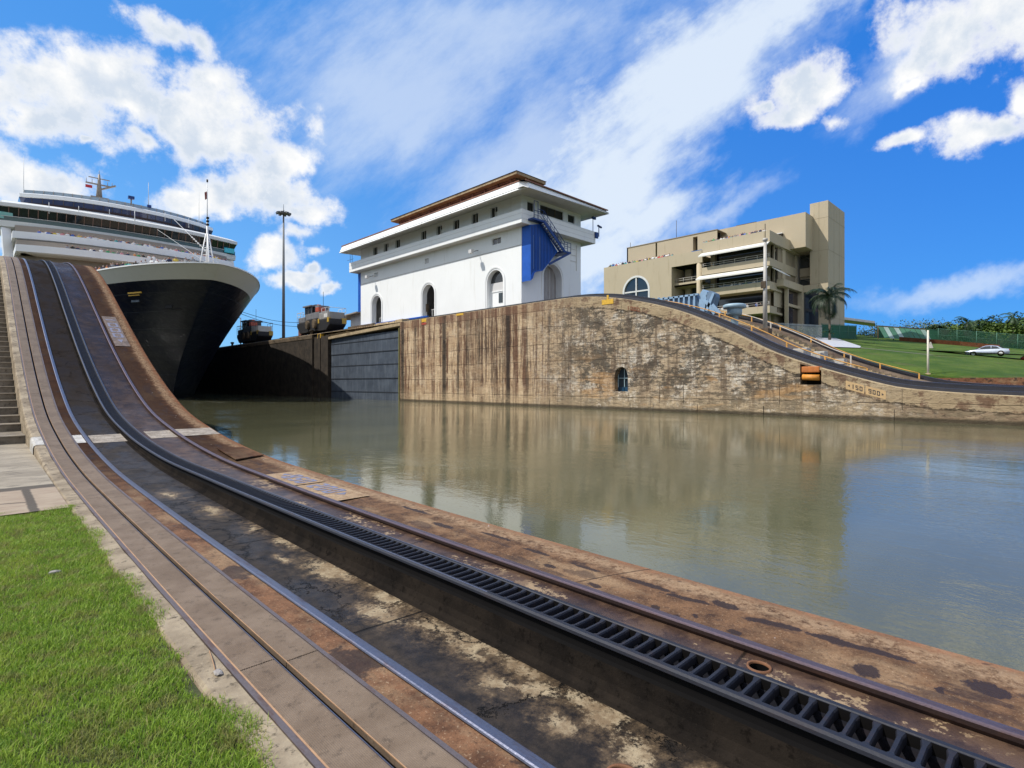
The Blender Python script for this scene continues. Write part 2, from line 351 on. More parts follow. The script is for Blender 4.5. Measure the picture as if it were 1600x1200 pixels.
M['trough'] = m_trough(); M['coping'] = m_rust('rust_stained_coping', 1.0, True); M['strip'] = m_rust('rust_stained_strip', 1.1)
M['mid'] = m_mid(); M['border'] = m_conc('weathered_border_concrete', (.17, .13, .085), (.37, .30, .205), 2.2, .9)
M['path'] = m_conc('path_concrete', (.19, .155, .11), (.33, .285, .21), .9, .5); M['stairc'] = m_conc('stair_concrete', (.12, .10, .075), (.25, .21, .16), 2.5, .6)
M['rail'] = m_steel('polished_rail', (.16, .165, .21), .36, .75, .5); M['railr'] = m_steel('worn_purple_rail', (.135, .10, .115), .42, .65, .5)
M['railside'] = m_steel('rail_side', (.045, .030, .028), .55, .3, .4)
M['rack'] = m_steel('greasy_rack_steel', (.016, .017, .024), .50, .0, .1); M['kerb'] = m_conc('grimy_kerb_concrete', (.009, .0075, .0065), (.022, .017, .013), 3, .6, .95, .004, .04); M['rackd'] = simple('black_grease_and_shade', (.005, .0045, .0045), .85, 0, .4, spec=.08)  # last black also paints shade under the rack rim and in holes
M['tread'] = m_conc('tread_plate', (.125, .088, .060), (.185, .138, .100), 3, .45, .6, .001); M['lip'] = m_steel('edge_angle', (.16, .13, .125), .5, .5, .6)
M['lipy'] = simple('worn_ochre_edge', (.36, .21, .11), .7, 0, .4, 8)
M['dark'] = simple('deep_shadow_cavity', (.012, .012, .014), .8, 0, .3)
M['wpaint'] = m_conc('flaking_white_paint', (.36, .34, .30), (.52, .50, .46), 6, .85)
M['wpaint2'] = m_conc('worn_white_paint', (.20, .165, .13), (.38, .33, .27), 5, .95)

# ------------------------------------------------------------------ near lock wall
nw = thing('lock_wall', 'near brown concrete lock wall with stained track bed climbing in a steep ramp beside the water', 'lock wall', (2.4, 0, 0))
def hole_sheet(x0, x1, dz, hx, hy, hr, mat, name, pad=.16):
    y0, y1 = hy-pad, hy+pad
    ys = sorted(set([y for y in YN if not (y0-.02 < y < y1+.02)]+[y0, y1]))
    m = MB()
    i0 = ys.index(y0)
    for a, b in ((ys[:i0+1], 0), (ys[i0+1:], 0)):
        q = sweep([(x0, dz), ((x0+x1)/2, dz), (x1, dz)], a); m.add(q.v, q.f)
    a, b = hx-pad, hx+pad; z = lambda y: RAMP(y)+dz
    if a > x0+.01: m.quad((x0, y0, z(y0)), (a, y0, z(y0)), (a, y1, z(y1)), (x0, y1, z(y1)))
    else: a = x0
    if b < x1-.01: m.quad((b, y0, z(y0)), (x1, y0, z(y0)), (x1, y1, z(y1)), (b, y1, z(y1)))
    else: b = x1
    K = 32; inn = []; ou = []
    for k in range(K):
        t = 2*math.pi*k/K; cx, cy = math.cos(t), math.sin(t); inn.append((hx+hr*cx, hy+hr*cy, z(hy)))
        s_ = min(((b-hx) if cx > 0 else (hx-a))/max(abs(cx), 1e-6), pad/max(abs(cy), 1e-6)); ou.append((hx+s_*cx, hy+s_*cy, z(hy+s_*cy)))
    m.add(inn+ou, [(k, (k+1) % K, K+(k+1) % K, K+k) for k in range(K)])
    for (qx, qy) in ((a, y0), (b, y0), (a, y1), (b, y1)):   # corners of the patch
        t = math.atan2(qy-hy, qx-hx) % (2*math.pi); k = int(t/(2*math.pi)*K) % K
        m.add([(qx, qy, z(qy)), ou[k], ou[(k+1) % K]], [(0, 1, 2)])
    return m.build(name, mat, nw, fix=False)
hole_sheet(1.632, 2.15, -.03, 1.80, 1.22, .062, M['trough'], 'track_bed')
hole_sheet(2.47, 3.10, -.008, 2.98, 1.16, .055, M['mid'], 'track_bed')
sweep([(2.15, -.03), (2.185, -.027), (2.215, -.012, .2), (2.230, .03, .4), (2.236, .115, .7)]).build('track_bed', M['kerb'], nw); sweep([(2.236, .115, .7), (2.246, .13, .9), (2.250, .15, 1), (2.252, .19, 1)]).build('rack_plinth', M['rackd'], nw)  # black web paints the shadow under the rim
sweep([(2.47, .13, 1), (2.486, .12, 1), (2.492, -.008)]).build('rack_plinth', M['rackd'], nw)
sweep([(3.10, -.008), (3.16, -.012), (3.5, 0), (3.80, .004), (3.90, .0), (3.93, -.02), (3.945, -.06)], rnd=.0015).build('coping', M['coping'], nw)
sweep([(3.945, -.06), (3.95, -.5), (3.95, -12)]).build('wall_face', M['coping'], nw)
sweep([(1.405, -.012), (1.50, -.010), (1.567, -.016), (1.567, -.05), (1.632, -.05)], rnd=.0).build('strip', M['strip'], nw)
# left concrete border: flush with the grass near the camera, a free-standing wall beside path and stairs further on
mb = sweep([(.80, -12), (.795, -.6), (.80, -.06), (.812, -.02), (.83, -.005), (.95, -.002), (.952, -.004)], rnd=.004)
mb.build('border', M['border'], nw)
# painted cross line at the change of slope
for a, b in ((.83, .95), (1.412, 1.555), (1.66, 2.2), (2.6, 3.075), (3.16, 3.88)):
    q = sweep([(a, .0), (b, .0)], frange(13.05, 13.78, .12)); dz = {.83: .002, 1.412: -.006, 1.66: -.026, 2.6: -.004, 3.16: .008}[a]
    q.v = [(x, y, z+dz) for x, y, z in q.v]; q.build('painted_line', M['wpaint'] if a < 1.5 else M['wpaint2'], nw)
q = sweep([(.788, -.45), (.788, -.06), (.80, -.015), (.832, .002)], frange(13.05, 13.78, .12)); q.build('painted_line', M['wpaint'], nw)

# rails
def rail(xc, top, mat, label, w=.066):
    t = thing('rail', label, 'rail', (xc, 0, top), 'running rails of the towing track')
    h = w/2
    sweep([(xc-h, top-.012), (xc-h+.003, top-.005), (xc-h+.010, top-.001), (xc, top), (xc+h-.010, top-.001), (xc+h-.003, top-.005), (xc+h, top-.012)]).build('rail_head', mat, t)
    sweep([(xc-h, top-.012), (xc-h+.004, top-.035), (xc-.012, top-.06), (xc-.012, top-.12)]).build('rail_web', M['railside'], t)
    sweep([(xc+h, top-.012), (xc+h-.004, top-.035), (xc+.012, top-.06), (xc+.012, top-.12)]).build('rail_web', M['railside'], t)
rail(1.60, .002, M['rail'], 'shiny blue-grey rail set in the concrete beside the ridged tread plates')
rail(3.11, .05, M['railr'], 'raised purplish rail next to the water side coping')
# rack rail
rk = thing('rack_rail', 'black greasy slotted rack rail running up the middle of the track', 'rack rail', (2.356, 0, .2))
sweep(up([(2.270, .105), (2.268, .218), (2.262, .222), (2.238, .222), (2.226, .214), (2.224, .200), (2.236, .190), (2.255, .188), (2.262, .10)]), closed=True).build('side_bar', M['rack'], rk)
sweep(up([(2.445, .105), (2.447, .218), (2.452, .222), (2.474, .222), (2.488, .214), (2.490, .19), (2.49, .10)]), closed=True).build('side_bar', M['rack'], rk)
sweep(up([(2.268, .12), (2.268, -.1), (2.447, -.1), (2.447, .12)])).build('drain_channel', M['rackd'], rk); [sweep(up(q), ys=frange(2.5, 38, .25)).build('bright_edge', M['rail'], rk) for q in ([(2.240, .2228), (2.252, .2232)], [(2.468, .2228), (2.478, .2232)])]; sweep(up([(2.4462, .216), (2.4462, .10)])).build('hole_shade_sheet', M['rackd'], rk)  # black inner sheet paints shade in the holes; bright strips follow both lips
m = MB(); y = -1.2; P = .0745
while y < 37.5:
    g = .0105 if y < 12 else .012; zc = RAMP(y)+RACKD(y); sl_ = (RAMP(y+.02)-RAMP(y-.02))/.04
    pr = [(-g, .170), (-g, .203), (-g+.004, .211), (g-.004, .211), (g, .203), (g, .170)]
    vs = []
    for x in (2.268, 2.296, 2.418, 2.447):
        e = .007 if x in (2.268, 2.447) else 0
        vs += [(x, y+a+(e if a > 0 else -e), zc+b+sl_*a+(.006 if e and b > .1 else 0)) for a, b in pr]
    m.add(vs, [(i*6+j, i*6+(j+1) % 6, i*6+(j+1) % 6+6, i*6+j+6) for i in range(3) for j in range(6)], False); y += P
m.build('cross_bars', M['rack'], rk)
# conductor slot cover
sc_ = thing('slot_cover', 'brown ridged steel tread plates either side of a narrow dark slot', 'slot cover', (1.19, 0, 0))
def ridged(x0, x1, z, k):
    pr = [(x0, z-.03), (x0, z)]
    for i in range(k):
        a = x0+.006+(x1-x0-.012)*i/k; d = (x1-x0-.012)/k; pr += [(a, z), (a+d*.30, z+.0032), (a+d*.62, z+.0032), (a+d*.9, z)]
    return pr+[(x1, z), (x1, z-.05)]
def plates(x0, x1, k, joints):
    for a, b in zip(joints, joints[1:]):
        q = sweep(ridged(x0, x1, .0, k), sorted(set([a+.004]+[y for y in YN if a+.01 < y < b-.01]+[b-.004])))
        q.build('tread_plate', M['tread'], sc_)
plates(.990, 1.166, 19, [-12, -3.1, 3.02, 8.4, 12.9, 17.3, 22, 28, 60]); plates(1.205, 1.378, 19, [-12, -1.5, 2.95, 8.3, 13.0, 17.1, 22.4, 28.5, 60])
for a, b, z, mt in ((.956, .986, .003, 'lip'), (1.382, 1.405, .002, 'lip')):
    sweep([(a, -.02), (a, z), (b, z), (b, -.03)]).build('edge_strip', M[mt], sc_)
sweep([(.984, -.03), (.984, .0045), (.992, .0045), (.992, -.03)]).build('edge_strip', M['lipy'], sc_)
for a, b in ((1.166, 1.170), (1.2025, 1.206)):
    sweep([(a, .0), (a, .005), (b, .005), (b, .0)]).build('slot_lip', M['lipy'] if a > 1.18 else M['rail'], sc_)
sweep([(1.1665, .002), (1.1665, -.14), (1.2055, -.14), (1.2055, .002)]).build('slot_trench', M['rackd'], sc_)
# drain pipes in the track bed
def drain(x, y, r, z, lab):
    t = thing('drain_pipe', lab, 'drain', (x, y, z), 'drain pipes let into the track bed')
    MB().lathe((x, y, z), [(r-.004, -.006), (r-.004, .006), (r+.006, .008), (r+.008, -.01)], 32).build('rim', simple('rusty_pipe', (.16, .07, .03), .8, 0, .5, 12), t); MB().lathe((x, y, z), [(r, -.3), (r-.003, -.005)], 32).build('pipe', M['rackd'], t)  # pipe wall blackened for the shade inside the hole
    MB().lathe((x, y, z), [(r, -.28), (0.001, -.28)], 24).build('pipe_bottom', M['dark'], t)
drain(1.80, 1.22, .062, -.028, 'round drain hole in the dark trough near the shiny rail'); drain(2.98, 1.16, .055, -.006, 'round rusty drain hole between rack and purplish rail')
# loose plate and number panel on the coping
t = thing('steel_plate', 'rusty steel plate lying loose on the coping at the foot of the ramp', 'steel plate', (3.6, 11.3, .24))
q = []
for (px, py) in ((338, 700), (380, 699), (412, 711), (368, 718)):
    a, b = ray(px); tt = .5
    while 1.5+tt*(Y0-py)/F > RAMP(tt*b)+.03: tt += .005
    q.append((tt*a, tt*b, RAMP(tt*b)+.02))
print('plate', q)
MB().prism(q, (0, 0, .018)).build('plate', M['strip'], t, bev=.003)
SEG = {'0': 'abcdef', '1': 'bc', '5': 'afgcd', '9': 'abcdfg', '8': 'abcdefg', '7': 'abc', '3': 'abgcd', '4': 'fgbc', '6': 'afgcde', '2': 'abged'}
def digits(mb, txt, fn, u, v, w, h, gap, th):    # fn(u, v, lift) -> point ; u along, v up
    L = {'a': (0, h-th, w, h), 'd': (0, 0, w, th), 'g': (0, h/2-th/2, w, h/2+th/2), 'f': (0, h/2, th, h), 'b': (w-th, h/2, w, h), 'e': (0, 0, th, h/2), 'c': (w-th, 0, w, h/2)}
    for ch in txt:
        if ch in '<>':
            tri = [(w*.8, h*.78), (w*.8, h*.22), (w*.1, h*.5)] if ch == '<' else [(w*.2, h*.78), (w*.2, h*.22), (w*.9, h*.5)]
            mb.prism([fn(u+a, v+b, 0) for a, b in tri], Vector(fn(0, 0, .004))-Vector(fn(0, 0, 0)))
        elif ch == '1': q = [(w*.4, 0), (w*.4+th, 0), (w*.4+th, h), (w*.4, h)]; mb.prism([fn(u+a, v+b, 0) for a, b in q], Vector(fn(0, 0, .004))-Vector(fn(0, 0, 0)))
        else:
            c = th*.45
            for k, s_ in enumerate(SEG[ch]):
                x0, y0, x1, y1 = L[s_]; o = .0003*k
                mb.prism([fn(u+a, v+b, o) for a, b in ((x0+c, y0), (x1-c, y0), (x1, y0+c), (x1, y1-c), (x1-c, y1), (x0+c, y1), (x0, y1-c), (x0, y0+c))], Vector(fn(0, 0, .004))-Vector(fn(0, 0, 0)))
        u += w+gap
M['ink'] = simple('faded_black_lettering', (.05, .042, .038), .7, 0, .6, 20); M['panelp'] = m_conc('cream_panel_paint', (.25, .16, .09), (.38, .27, .165), 8, .8)
M['panelw'] = m_conc('worn_panel_paint', (.10, .075, .065), (.20, .155, .13), 7, .9)
M['inkb'] = simple('blue_worn_lettering', (.17, .17, .23), .6, 0, .6, 20)
# number panels on the near coping
def fnn(ya, flip=1): return lambda u, v, l: (3.24+v*flip, ya-u, RAMP(ya-u)+.012+l)
for y0_, wd, tx in ((8.62, 1.05, '<850'), (7.52, 1.20, '200>')):
    sweep([(3.20, .0125), (3.66, .0125)], frange(y0_-wd, y0_, .1)).build('number_panel', M['panelp'], nw)
    m = MB(); digits(m, tx, fnn(y0_-.10), 0, .05, .17, .30, .06, .055); m.build('lettering', M['inkb'], nw)
sweep([(3.22, .0125), (3.62, .0125)], frange(21.0, 23.6, .1)).build('number_panel', M['panelw'], nw)
m = MB(); digits(m, '1000>', fnn(23.45), 0, .05, .34, .28, .12, .06); m.build('lettering', M['inkb'], nw)

# ------------------------------------------------------------------ ground left: lawn, path, stairs
M['soil'] = m_conc('lawn_soil', (.035, .045, .014), (.08, .085, .03), 5, .6)
def pathz(y): return .09 if y < 8.2 else .09+(y-8.2)*.026
m = MB(); 
for y0_, y1_ in zip(frange(-12, 8.2, .5), frange(-12, 8.2, .5)[1:]): m.quad((-30, y0_, min(.05, RAMP(y0_))-.02), (.80, y0_, RAMP(y0_)-.02), (.80, y1_, RAMP(y1_)-.02), (-30, y1_, min(.05, RAMP(y1_))-.02))
o = m.build('ground', M['soil']); o['kind'] = 'structure'
def m_paving():
    m, n = newmat('paving'); p = n.pos(); x, y, z = n.xyz(p)
    a = n.noise(p, 1.1, 8, .65, st=(.5, 1.6, 1)); b = n.noise(p, 7, 7, .72, off=5., st=(.5, 1.4, 1)); f = n.noise(p, 55, 4, .7, off=1.)
    c = n.mix(a.step(.3, .7), (.17, .14, .10), (.34, .29, .215)); c = n.mix((b-.5).step(.02, .14)*.55, c, (.05, .042, .03))
    near = y.step(9.75, 9.6)
    c = n.mix(near, c, n.mix(b.step(.3, .7), (.26, .19, .13), (.34, .27, .19)))
    j1 = ((y-9.62+(b-.5)*.12).abs()).step(.16, .09); j2 = ((x-.50+(b-.5)*.06).abs()).step(.055, .03)*near; j3 = ((y-8.75+x*.3+(b-.5)*.05).abs()).step(.03, .012)*x.step(.52, .5)
    c = n.mix(j1.max(j2).max(j3)*.85, c, (.035, .028, .02))
    n.out(c, .9, h=b+f*.5, hd=.006); return m
m = MB(); ys = frange(8.0, 15.2, .4)
for a, b in zip(ys, ys[1:]): m.quad((-30, a, pathz(a)), (.80, a, pathz(a)), (.80, b, pathz(b)), (-30, b, pathz(b)))
o = m.build('path', m_paving()); o['kind'] = 'structure'
st = thing('staircase', 'dark concrete stairs climbing beside the ramp wall at the left edge', 'stairs', (0, 15.1, pathz(15.1)))
m = MB(); y = 15.1; z = pathz(15.1); nose = MB()
def stop_y(zz):
    lo, hi = 14.0, 60.0
    if RAMP(59)-.42 < zz: return 60
    for _ in range(40):
        md = (lo+hi)/2
        if RAMP(md)-.42 < zz: lo = md
        else: hi = md
    return lo
while z < 6.7:
    r_ = .165; y2 = max(y+.25, stop_y(z+r_*1.9))
    m.quad((-2.2, y, z), (.79, y, z), (.79, y, z+r_), (-2.2, y, z+r_)); m.quad((-2.2, y, z+r_), (.79, y, z+r_), (.79, y2, z+r_), (-2.2, y2, z+r_))
    nose.box(-2.2, .788, y-.02, y+.04, z+r_-.014, z+r_+.006)
    y = y2; z += r_
m.build('steps', M['stairc'], st, fix=False); nose.build('nosing', simple('stair_nosing', (.42, .36, .28), .8, 0, .3, 4), st)
m = MB(); m.quad((-2.2, y, z), (.79, y, z), (.79, 60, 7.45), (-2.2, 60, 7.45)); m.build('landing', M['stairc'], st, fix=False)
m = MB(); m.prism([(-2.2, 15.1, -.3), (-2.2, y, -.3), (-2.2, y, z+.9), (-2.2, y-.6, z+.9), (-2.2, 15.1, pathz(15.1)+.9)], (-.25, 0, 0)); m.build('side_wall', M['stairc'], st)

# grass: blades
def grass(name, x0, x1, y0, y1, cnt, hgt, wid, mat, edge=None, seed=1, zf=None):
    g = np.random.default_rng(seed)
    x = g.uniform(x0, x1, cnt); y = y0+(y1-y0)*g.uniform(0, 1, cnt)**1.25
    if edge is not None:
        k = (x < np.array([edge(a) for a in y])); x, y = x[k], y[k]
    c = len(x); z = np.array([zf(a, b) for a, b in zip(x, y)])
    cl = (np.sin(x*9+np.sin(y*5)*2)*np.sin(y*7+x*3)+1)/2
    h = hgt*g.uniform(.45, 1.15, c)*(.65+.6*cl); a = g.uniform(0, 2*np.pi, c); ln = g.uniform(.2, 1.15, c)*h; wv = wid*g.uniform(.6, 1.3, c)
    a2 = a+g.uniform(-.9, .9, c)+np.pi/2
    dx, dy = np.cos(a2)*ln, np.sin(a2)*ln; wx, wy = np.cos(a)*wv/2, np.sin(a)*wv/2
    V = np.empty((c, 5, 3))
    V[:, 0] = np.stack([x-wx, y-wy, z-.004], 1); V[:, 1] = np.stack([x+wx, y+wy, z-.004], 1)
    V[:, 2] = np.stack([x+dx*.38+wx*.8, y+dy*.38+wy*.8, z+h*.62], 1); V[:, 3] = np.stack([x+dx*.38-wx*.8, y+dy*.38-wy*.8, z+h*.62], 1)
    V[:, 4] = np.stack([x+dx, y+dy, z+h*.92], 1)
    me = bpy.data.meshes.new(name); me.vertices.add(c*5); me.vertices.foreach_set('co', V.reshape(-1))
    idx = np.arange(c)[:, None]*5
    loops = np.concatenate([idx+np.array([[0, 1, 2, 3]]), idx+np.array([[3, 2, 4]])], 1).reshape(-1)
    me.loops.add(len(loops)); me.loops.foreach_set('vertex_index', loops.astype(np.int32))
    me.polygons.add(c*2); st_ = (np.arange(c)[:, None]*7+np.array([[0, 4]])).reshape(-1); me.polygons.foreach_set('loop_start', st_.astype(np.int32))
    me.update(calc_edges=True); me.validate()
    rnd = me.attributes.new('rnd', 'FLOAT', 'POINT'); rnd.data.foreach_set('value', np.repeat(g.uniform(0, 1, c), 5).astype(np.float32))
    me.materials.append(mat); o = bpy.data.objects.new(name, me); COL.objects.link(o); return o
def m_grass():
    m, n = newmat('grass_blades'); at = n.nd('ShaderNodeAttribute', attribute_name='rnd'); r = S(n, at.outputs['Fac']); p = n.pos()
    a = n.noise(p, 2.3, 4, .6); b = n.noise(p, 8, 4, .6, off=3.)
    c = n.mix(r.step(0, 1), (.155, .265, .022), (.35, .49, .060)); c = n.mix((a-.5).step(-.02, .14)*.55, c, (.38, .44, .07))
    c = n.mix((b-.53).step(0, .08)*.55, c, (.27, .215, .09)); c = n.mix(r.step(.90, .96)*.8, c, (.34, .27, .13))
    n.out(c, .55, spec=.3); bs = n.nt.nodes['Principled BSDF']; bs.inputs['Subsurface Weight'].default_value = 0
    tr = n.nd('ShaderNodeBsdfTranslucent'); n.put(tr.inputs['Color'], c); mx = n.nd('ShaderNodeMixShader'); mx.inputs[0].default_value = .35
    n.nt.links.new(bs.outputs[0], mx.inputs[1]); n.nt.links.new(tr.outputs[0], mx.inputs[2]); n.nt.links.new(mx.outputs[0], n.nt.nodes['Material Output'].inputs[0]); return m
M['grass'] = m_grass()
ge = lambda y: (.835 if y < 3.6 else .845)+.035*math.sin(y*3.1)+.03*math.sin(y*7.7+1)+random.gauss(0, .022)-(.06 if 2.9 < y < 3.4 else 0)
o = grass('grass', -.55, .95, .9, 8.15, 210000, .040, .0042, M['grass'], ge, 3, lambda a, b: RAMP(b)-.02)
props(o, kind='stuff')
o = bpy.data.objects.new('x', None) if False else None
# little things on the lawn and border
M['stone'] = m_conc('pale_stone', (.20, .18, .16), (.34, .31, .28), 9, .5)
def rock(name, c, s, lab, sd):
    bm = bmesh.new(); bmesh.ops.create_icosphere(bm, subdivisions=2, radius=1); g = random.Random(sd)
    for v_ in bm.verts: v_.co *= g.uniform(.75, 1.15)
    me = bpy.data.meshes.new(name); 
    for v_ in bm.verts: v_.co = Vector((v_.co.x*s[0], v_.co.y*s[1], v_.co.z*s[2]))
    bm.to_mesh(me); bm.free(); me.materials.append(M['stone']); o = bpy.data.objects.new(name, me); o.location = c; COL.objects.link(o); return props(o, lab, 'stone')
rock('stone', (.46, 5.55, .03), (.042, .024, .014), 'small grey stone lying in the lawn', 1)
o = rock('stone', (.905, 3.08, .012), (.022, .040, .009), 'pale scrap of stone on the border beside the tread plates', 2)
t = thing('twig', 'thin dry twig on the concrete border by the pale scrap', 'twig', (.93, 3.2, .01)); MB().tube([(.90, 3.1, .012), (.92, 3.22, .02), (.945, 3.36, .012)], .003, 5).build('stem', M['lipy'], t)

# ------------------------------------------------------------------ water
def m_water():
    m, n = newmat('canal_water'); p = n.pos(); x, y, z = n.xyz(p)
    a = n.noise(p, .55, 3, .5, st=(1.0, 1.0, 1)); b = n.noise(p, 2.6, 4, .55, st=(1.25, .8, 1), dist=.6, off=3.); c = n.noise(p, 9.5, 3, .5, st=(1.3, .75, 1), off=9., dist=.5)
    gust = n.noise(p, .16, 4, .55, off=17., st=(1, .6, 1)); far = y.step(30, 75)
    amp = gust.step(.40, .64)*.9+.30+far*.6
    tur = n.noise(p, .11, 5, .6, off=40., st=(.5, 1.8, 1))
    col = n.mix(tur.step(.35, .7), (.088, .088, .048), (.122, .118, .064))
    d = n.noise(p, 26, 2, .5, st=(1.4, .7, 1), off=29.)
    h = (b*.016+c*.0075+a*.018+d*.0034)*amp
    foam = ((n.noise(p, .30, 7, .68, off=51., st=(3.6, .45, 1), dist=1.2)-.57).step(.0, .05))*far.max(y.step(20, 40)*.0)*.5
    n.out(n.mix(foam, col, (.5, .5, .42)), .035, h=h, hd=.42, hs=1., ior=1.36, spec=.62); return m
m = MB(); xs = [3.93, 15, 25, 37.6]; ys = [-90, -30, 0, 30, 60, 100, 160, 230]
m.v = [(a, b, -.62) for b in ys for a in xs]; m.f = [(i*4+j, i*4+j+1, i*4+j+5, i*4+j+4) for i in range(7) for j in range(3)]; m.sm = [False]*21
o = m.build('water', m_water(), fix=False); o['kind'] = 'structure'
# ------------------------------------------------------------------ world ground sheet out to the horizon
m = MB(); g_ = 3000
m.quad((-g_, -g_, -3), (g_, -g_, -3), (g_, g_, -3), (-g_, g_, -3)); o = m.build('terrain', M['soil'], fix=False); o['kind'] = 'structure'
# ------------------------------------------------------------------ far lock wall (centre wall)
XF = 37.4
def m_farwall():
    m, n = newmat('streaked_wall_concrete'); p = n.pos(); x, y, z = n.xyz(p); uv = n.uv(); ux, dep, _ = n.xyz(uv)
    big = n.noise(p, .16, 5, .6); med = n.noise(p, .7, 8, .7, st=(1, .8, 1.3), off=3.); fine = n.noise(p, 4.5, 7, .75, st=(1, .6, 1.6), off=6.); vf = n.noise(p, 18, 4, .7, st=(1, .7, 1.6))
    c = n.mix(med.step(.3, .7), (.43, .285, .160), (.63, .475, .305))
    c = n.mix((fine-.5).step(.0, .15)*.5, c, (.22, .13, .070))
    c = n.mix((n.noise(p, .9, 7, .7, off=33.)-.55).step(0, .06)*.35, c, (.60, .50, .36))
    # rain streaks running down from the coping
    s1 = n.noise(n.vec(0., y+(med-.5)*.25, z*.035), 1.45, 6, .72, off=2.); s2 = n.noise(n.vec(0., y+(fine-.5)*.1, z*.10), 5., 5, .7, off=9.)
    left = (y.step(18, 38)*.75+y.step(29, 36)*.25)
    fade = n.noise(p, .45, 5, .65, off=21., st=(1, .6, 1.2)).step(.30, .62)*.8+.2
    c = n.mix((s1-.485).step(.0, .08)*left*fade.step(.1, .7)*.95, c, (.115, .052, .028))
    c = n.mix((s2-.51).step(.0, .08)*left*fade*.75, c, (.075, .040, .025)); dz2 = (y-41.2).abs().step(4.6, 1.5)*fade; c = n.mix((n.noise(n.vec(0., y+(fine-.5)*.2, z*.05), 3.1, 6, .75, off=55.)-.46).step(0, .1)*dz2*.8, c, (.060, .034, .022))
    for yc, wd, k in ((54.3, .35, .8), (48.75, .55, 1.), (46.3, .28, .8), (42.9, .35, .6), (38.6, .42, 1.), (39.3, .2, .7), (36.0, .25, .6), (33.2, .2, .6), (57.0, .5, 1.), (44.7, .5, .7)):
        c = n.mix((y-yc+(fine-.5)*.35+(s1-.5)*.3).abs().step(wd, wd*.35)*fade.max(k-.1)*k, c, (.026, .017, .012))
    # lichen-black and lime-white weathering towards the ramp
    right = y.step(38, 27)
    q = n.noise(p, .45, 10, .84, st=(1, .8, 1.0), off=11.); q2 = n.noise(p, .62, 10, .86, st=(1, .9, 1.0), off=15.)
    c = n.mix(right*.45, c, (.36, .29, .20))
    c = n.mix((q2-.48).step(0, .11)*right*.82, c, (.74, .68, .58))
    c = n.mix((q+(fine-.5)*.35-.485).step(0, .05)*right*.84, c, (.055, .047, .036))
    c = n.mix((n.noise(p, 2.6, 9, .8, st=(1, .4, 2.2), off=45.)-.49).step(0, .06)*right*.72, c, (.060, .050, .038))
    c = n.mix((n.noise(p, .5, 5, .6, st=(1, .4, 1.8), off=61.)-.56).step(0, .08)*right*z.step(4.4, 2.6)*.6, c, (.48, .27, .11))
    c = n.mix((n.noise(p, 1.1, 7, .75, st=(1, 1.5, .16), off=88.)-.50).step(0, .09)*right*.62, c, (.105, .070, .045)); c = n.mix((n.noise(p, 1.3, 8, .8, st=(1, 1.2, .5), off=98.)-.54).step(0, .07)*right*.5, c, (.10, .058, .035))
    end = y.step(9.5, 4.5); c = n.mix(end*(n.noise(p, .9, 7, .75, off=101.)-.36).step(0, .16)*.75, c, (.135, .075, .048)); c = n.mix(end*(n.noise(p, .7, 8, .78, st=(1, .5, 1.6), off=104.)-.53).step(0, .05)*.8, c, (.030, .022, .017))
    low = z.step(1.2, -.2); c = n.mix(low*.40*(fine).step(.3, .6), c, (.56, .43, .26))
    # pours: horizontal joints and board marks
    wob = (n.noise(p, .6, 3, .5, off=70.)-.5)*.12
    jz = (((z+wob+.42)*.64).fract()-.5).abs().step(.022, .004); bz = ((z*3.3+wob*4).fract()-.5).abs().step(.12, .02)
    brk = n.noise(p, .8, 5, .6, off=81.).step(.38, .52)
    c = n.mix(jz*brk*.58, c, (.05, .035, .025)); c = n.mix(bz*.24*(n.noise(p, 2.2, 6, .7, st=(1, .3, 2.), off=77.)).step(.42, .58), c, (.05, .034, .025))
    vj = (((y+(n.noise(n.vec(0., y, z.__mul__(.62).floor()), .09, 2, .5)-.5)*40)*.11).fract()-.5).abs().step(.006, .002); c = n.mix(vj*brk*.7, c, (.04, .03, .02))
    # coping band that follows the ramp, cleaner render with broken lower edge
    bd = (dep+(fine-.5)*.55+(med-.5)*.7).step(.95, .80)
    cb = n.mix(med.step(.3, .7), (.36, .265, .155), (.47, .36, .22)); cb = n.mix((n.noise(p, .8, 7, .7, off=91.)-.50).step(.0, .09)*.85, cb, (.13, .062, .036))
    cb = n.mix((fine-.54).step(0, .08)*.5, cb, (.06, .038, .028))
    c = n.mix(bd*.85*y.step(40, 27), c, cb); c = n.mix(bd*y.step(25, 38)*.65*(s1-.3).step(0, .3), c, (.17, .085, .05))
    crk = (dep+(fine-.5)*.55+(med-.5)*.7-.9).abs().step(.08, .01)*y.step(34, 26)*(fine).step(.4, .55); c = n.mix(crk*.75, c, (.04, .028, .02))
    wl = z.step(-.30, -.50); c = n.mix(wl*.85, c, (.035, .028, .016))
    n.out(c, .85, h=fine*1.1+med*.6-jz*1.1*brk-vj-crk+vf*.3+q*.5, hd=.09, spec=.3); return m
M['farw'] = m_farwall()
M['fdark'] = m_conc('dark_concrete_and_shadow', (.020, .016, .012), (.055, .042, .03), .8, .6); M['fdark2'] = m_conc('grimy_concrete', (.06, .045, .03), (.15, .11, .07), .8, .7)  # first tone also carries the ship's painted shadow on reach and pier
M['sand'] = m_conc('sandy_render', (.27, .20, .12), (.45, .35, .21), .8, .6)
fw_ = thing('lock_wall', 'far streaked sandstone-coloured lock wall rising from the low right end to the high level under the white house', 'lock wall', (XF, 30, -.6))
holes = [(24.82, 26.11, .84, lambda y: .84+1.25+math.sqrt(max(0, .645**2-(y-25.465)**2))*1.15, 1.1), (10.80, 12.02, 1.42, lambda y: RFAR(y)-.12, 1.3)]
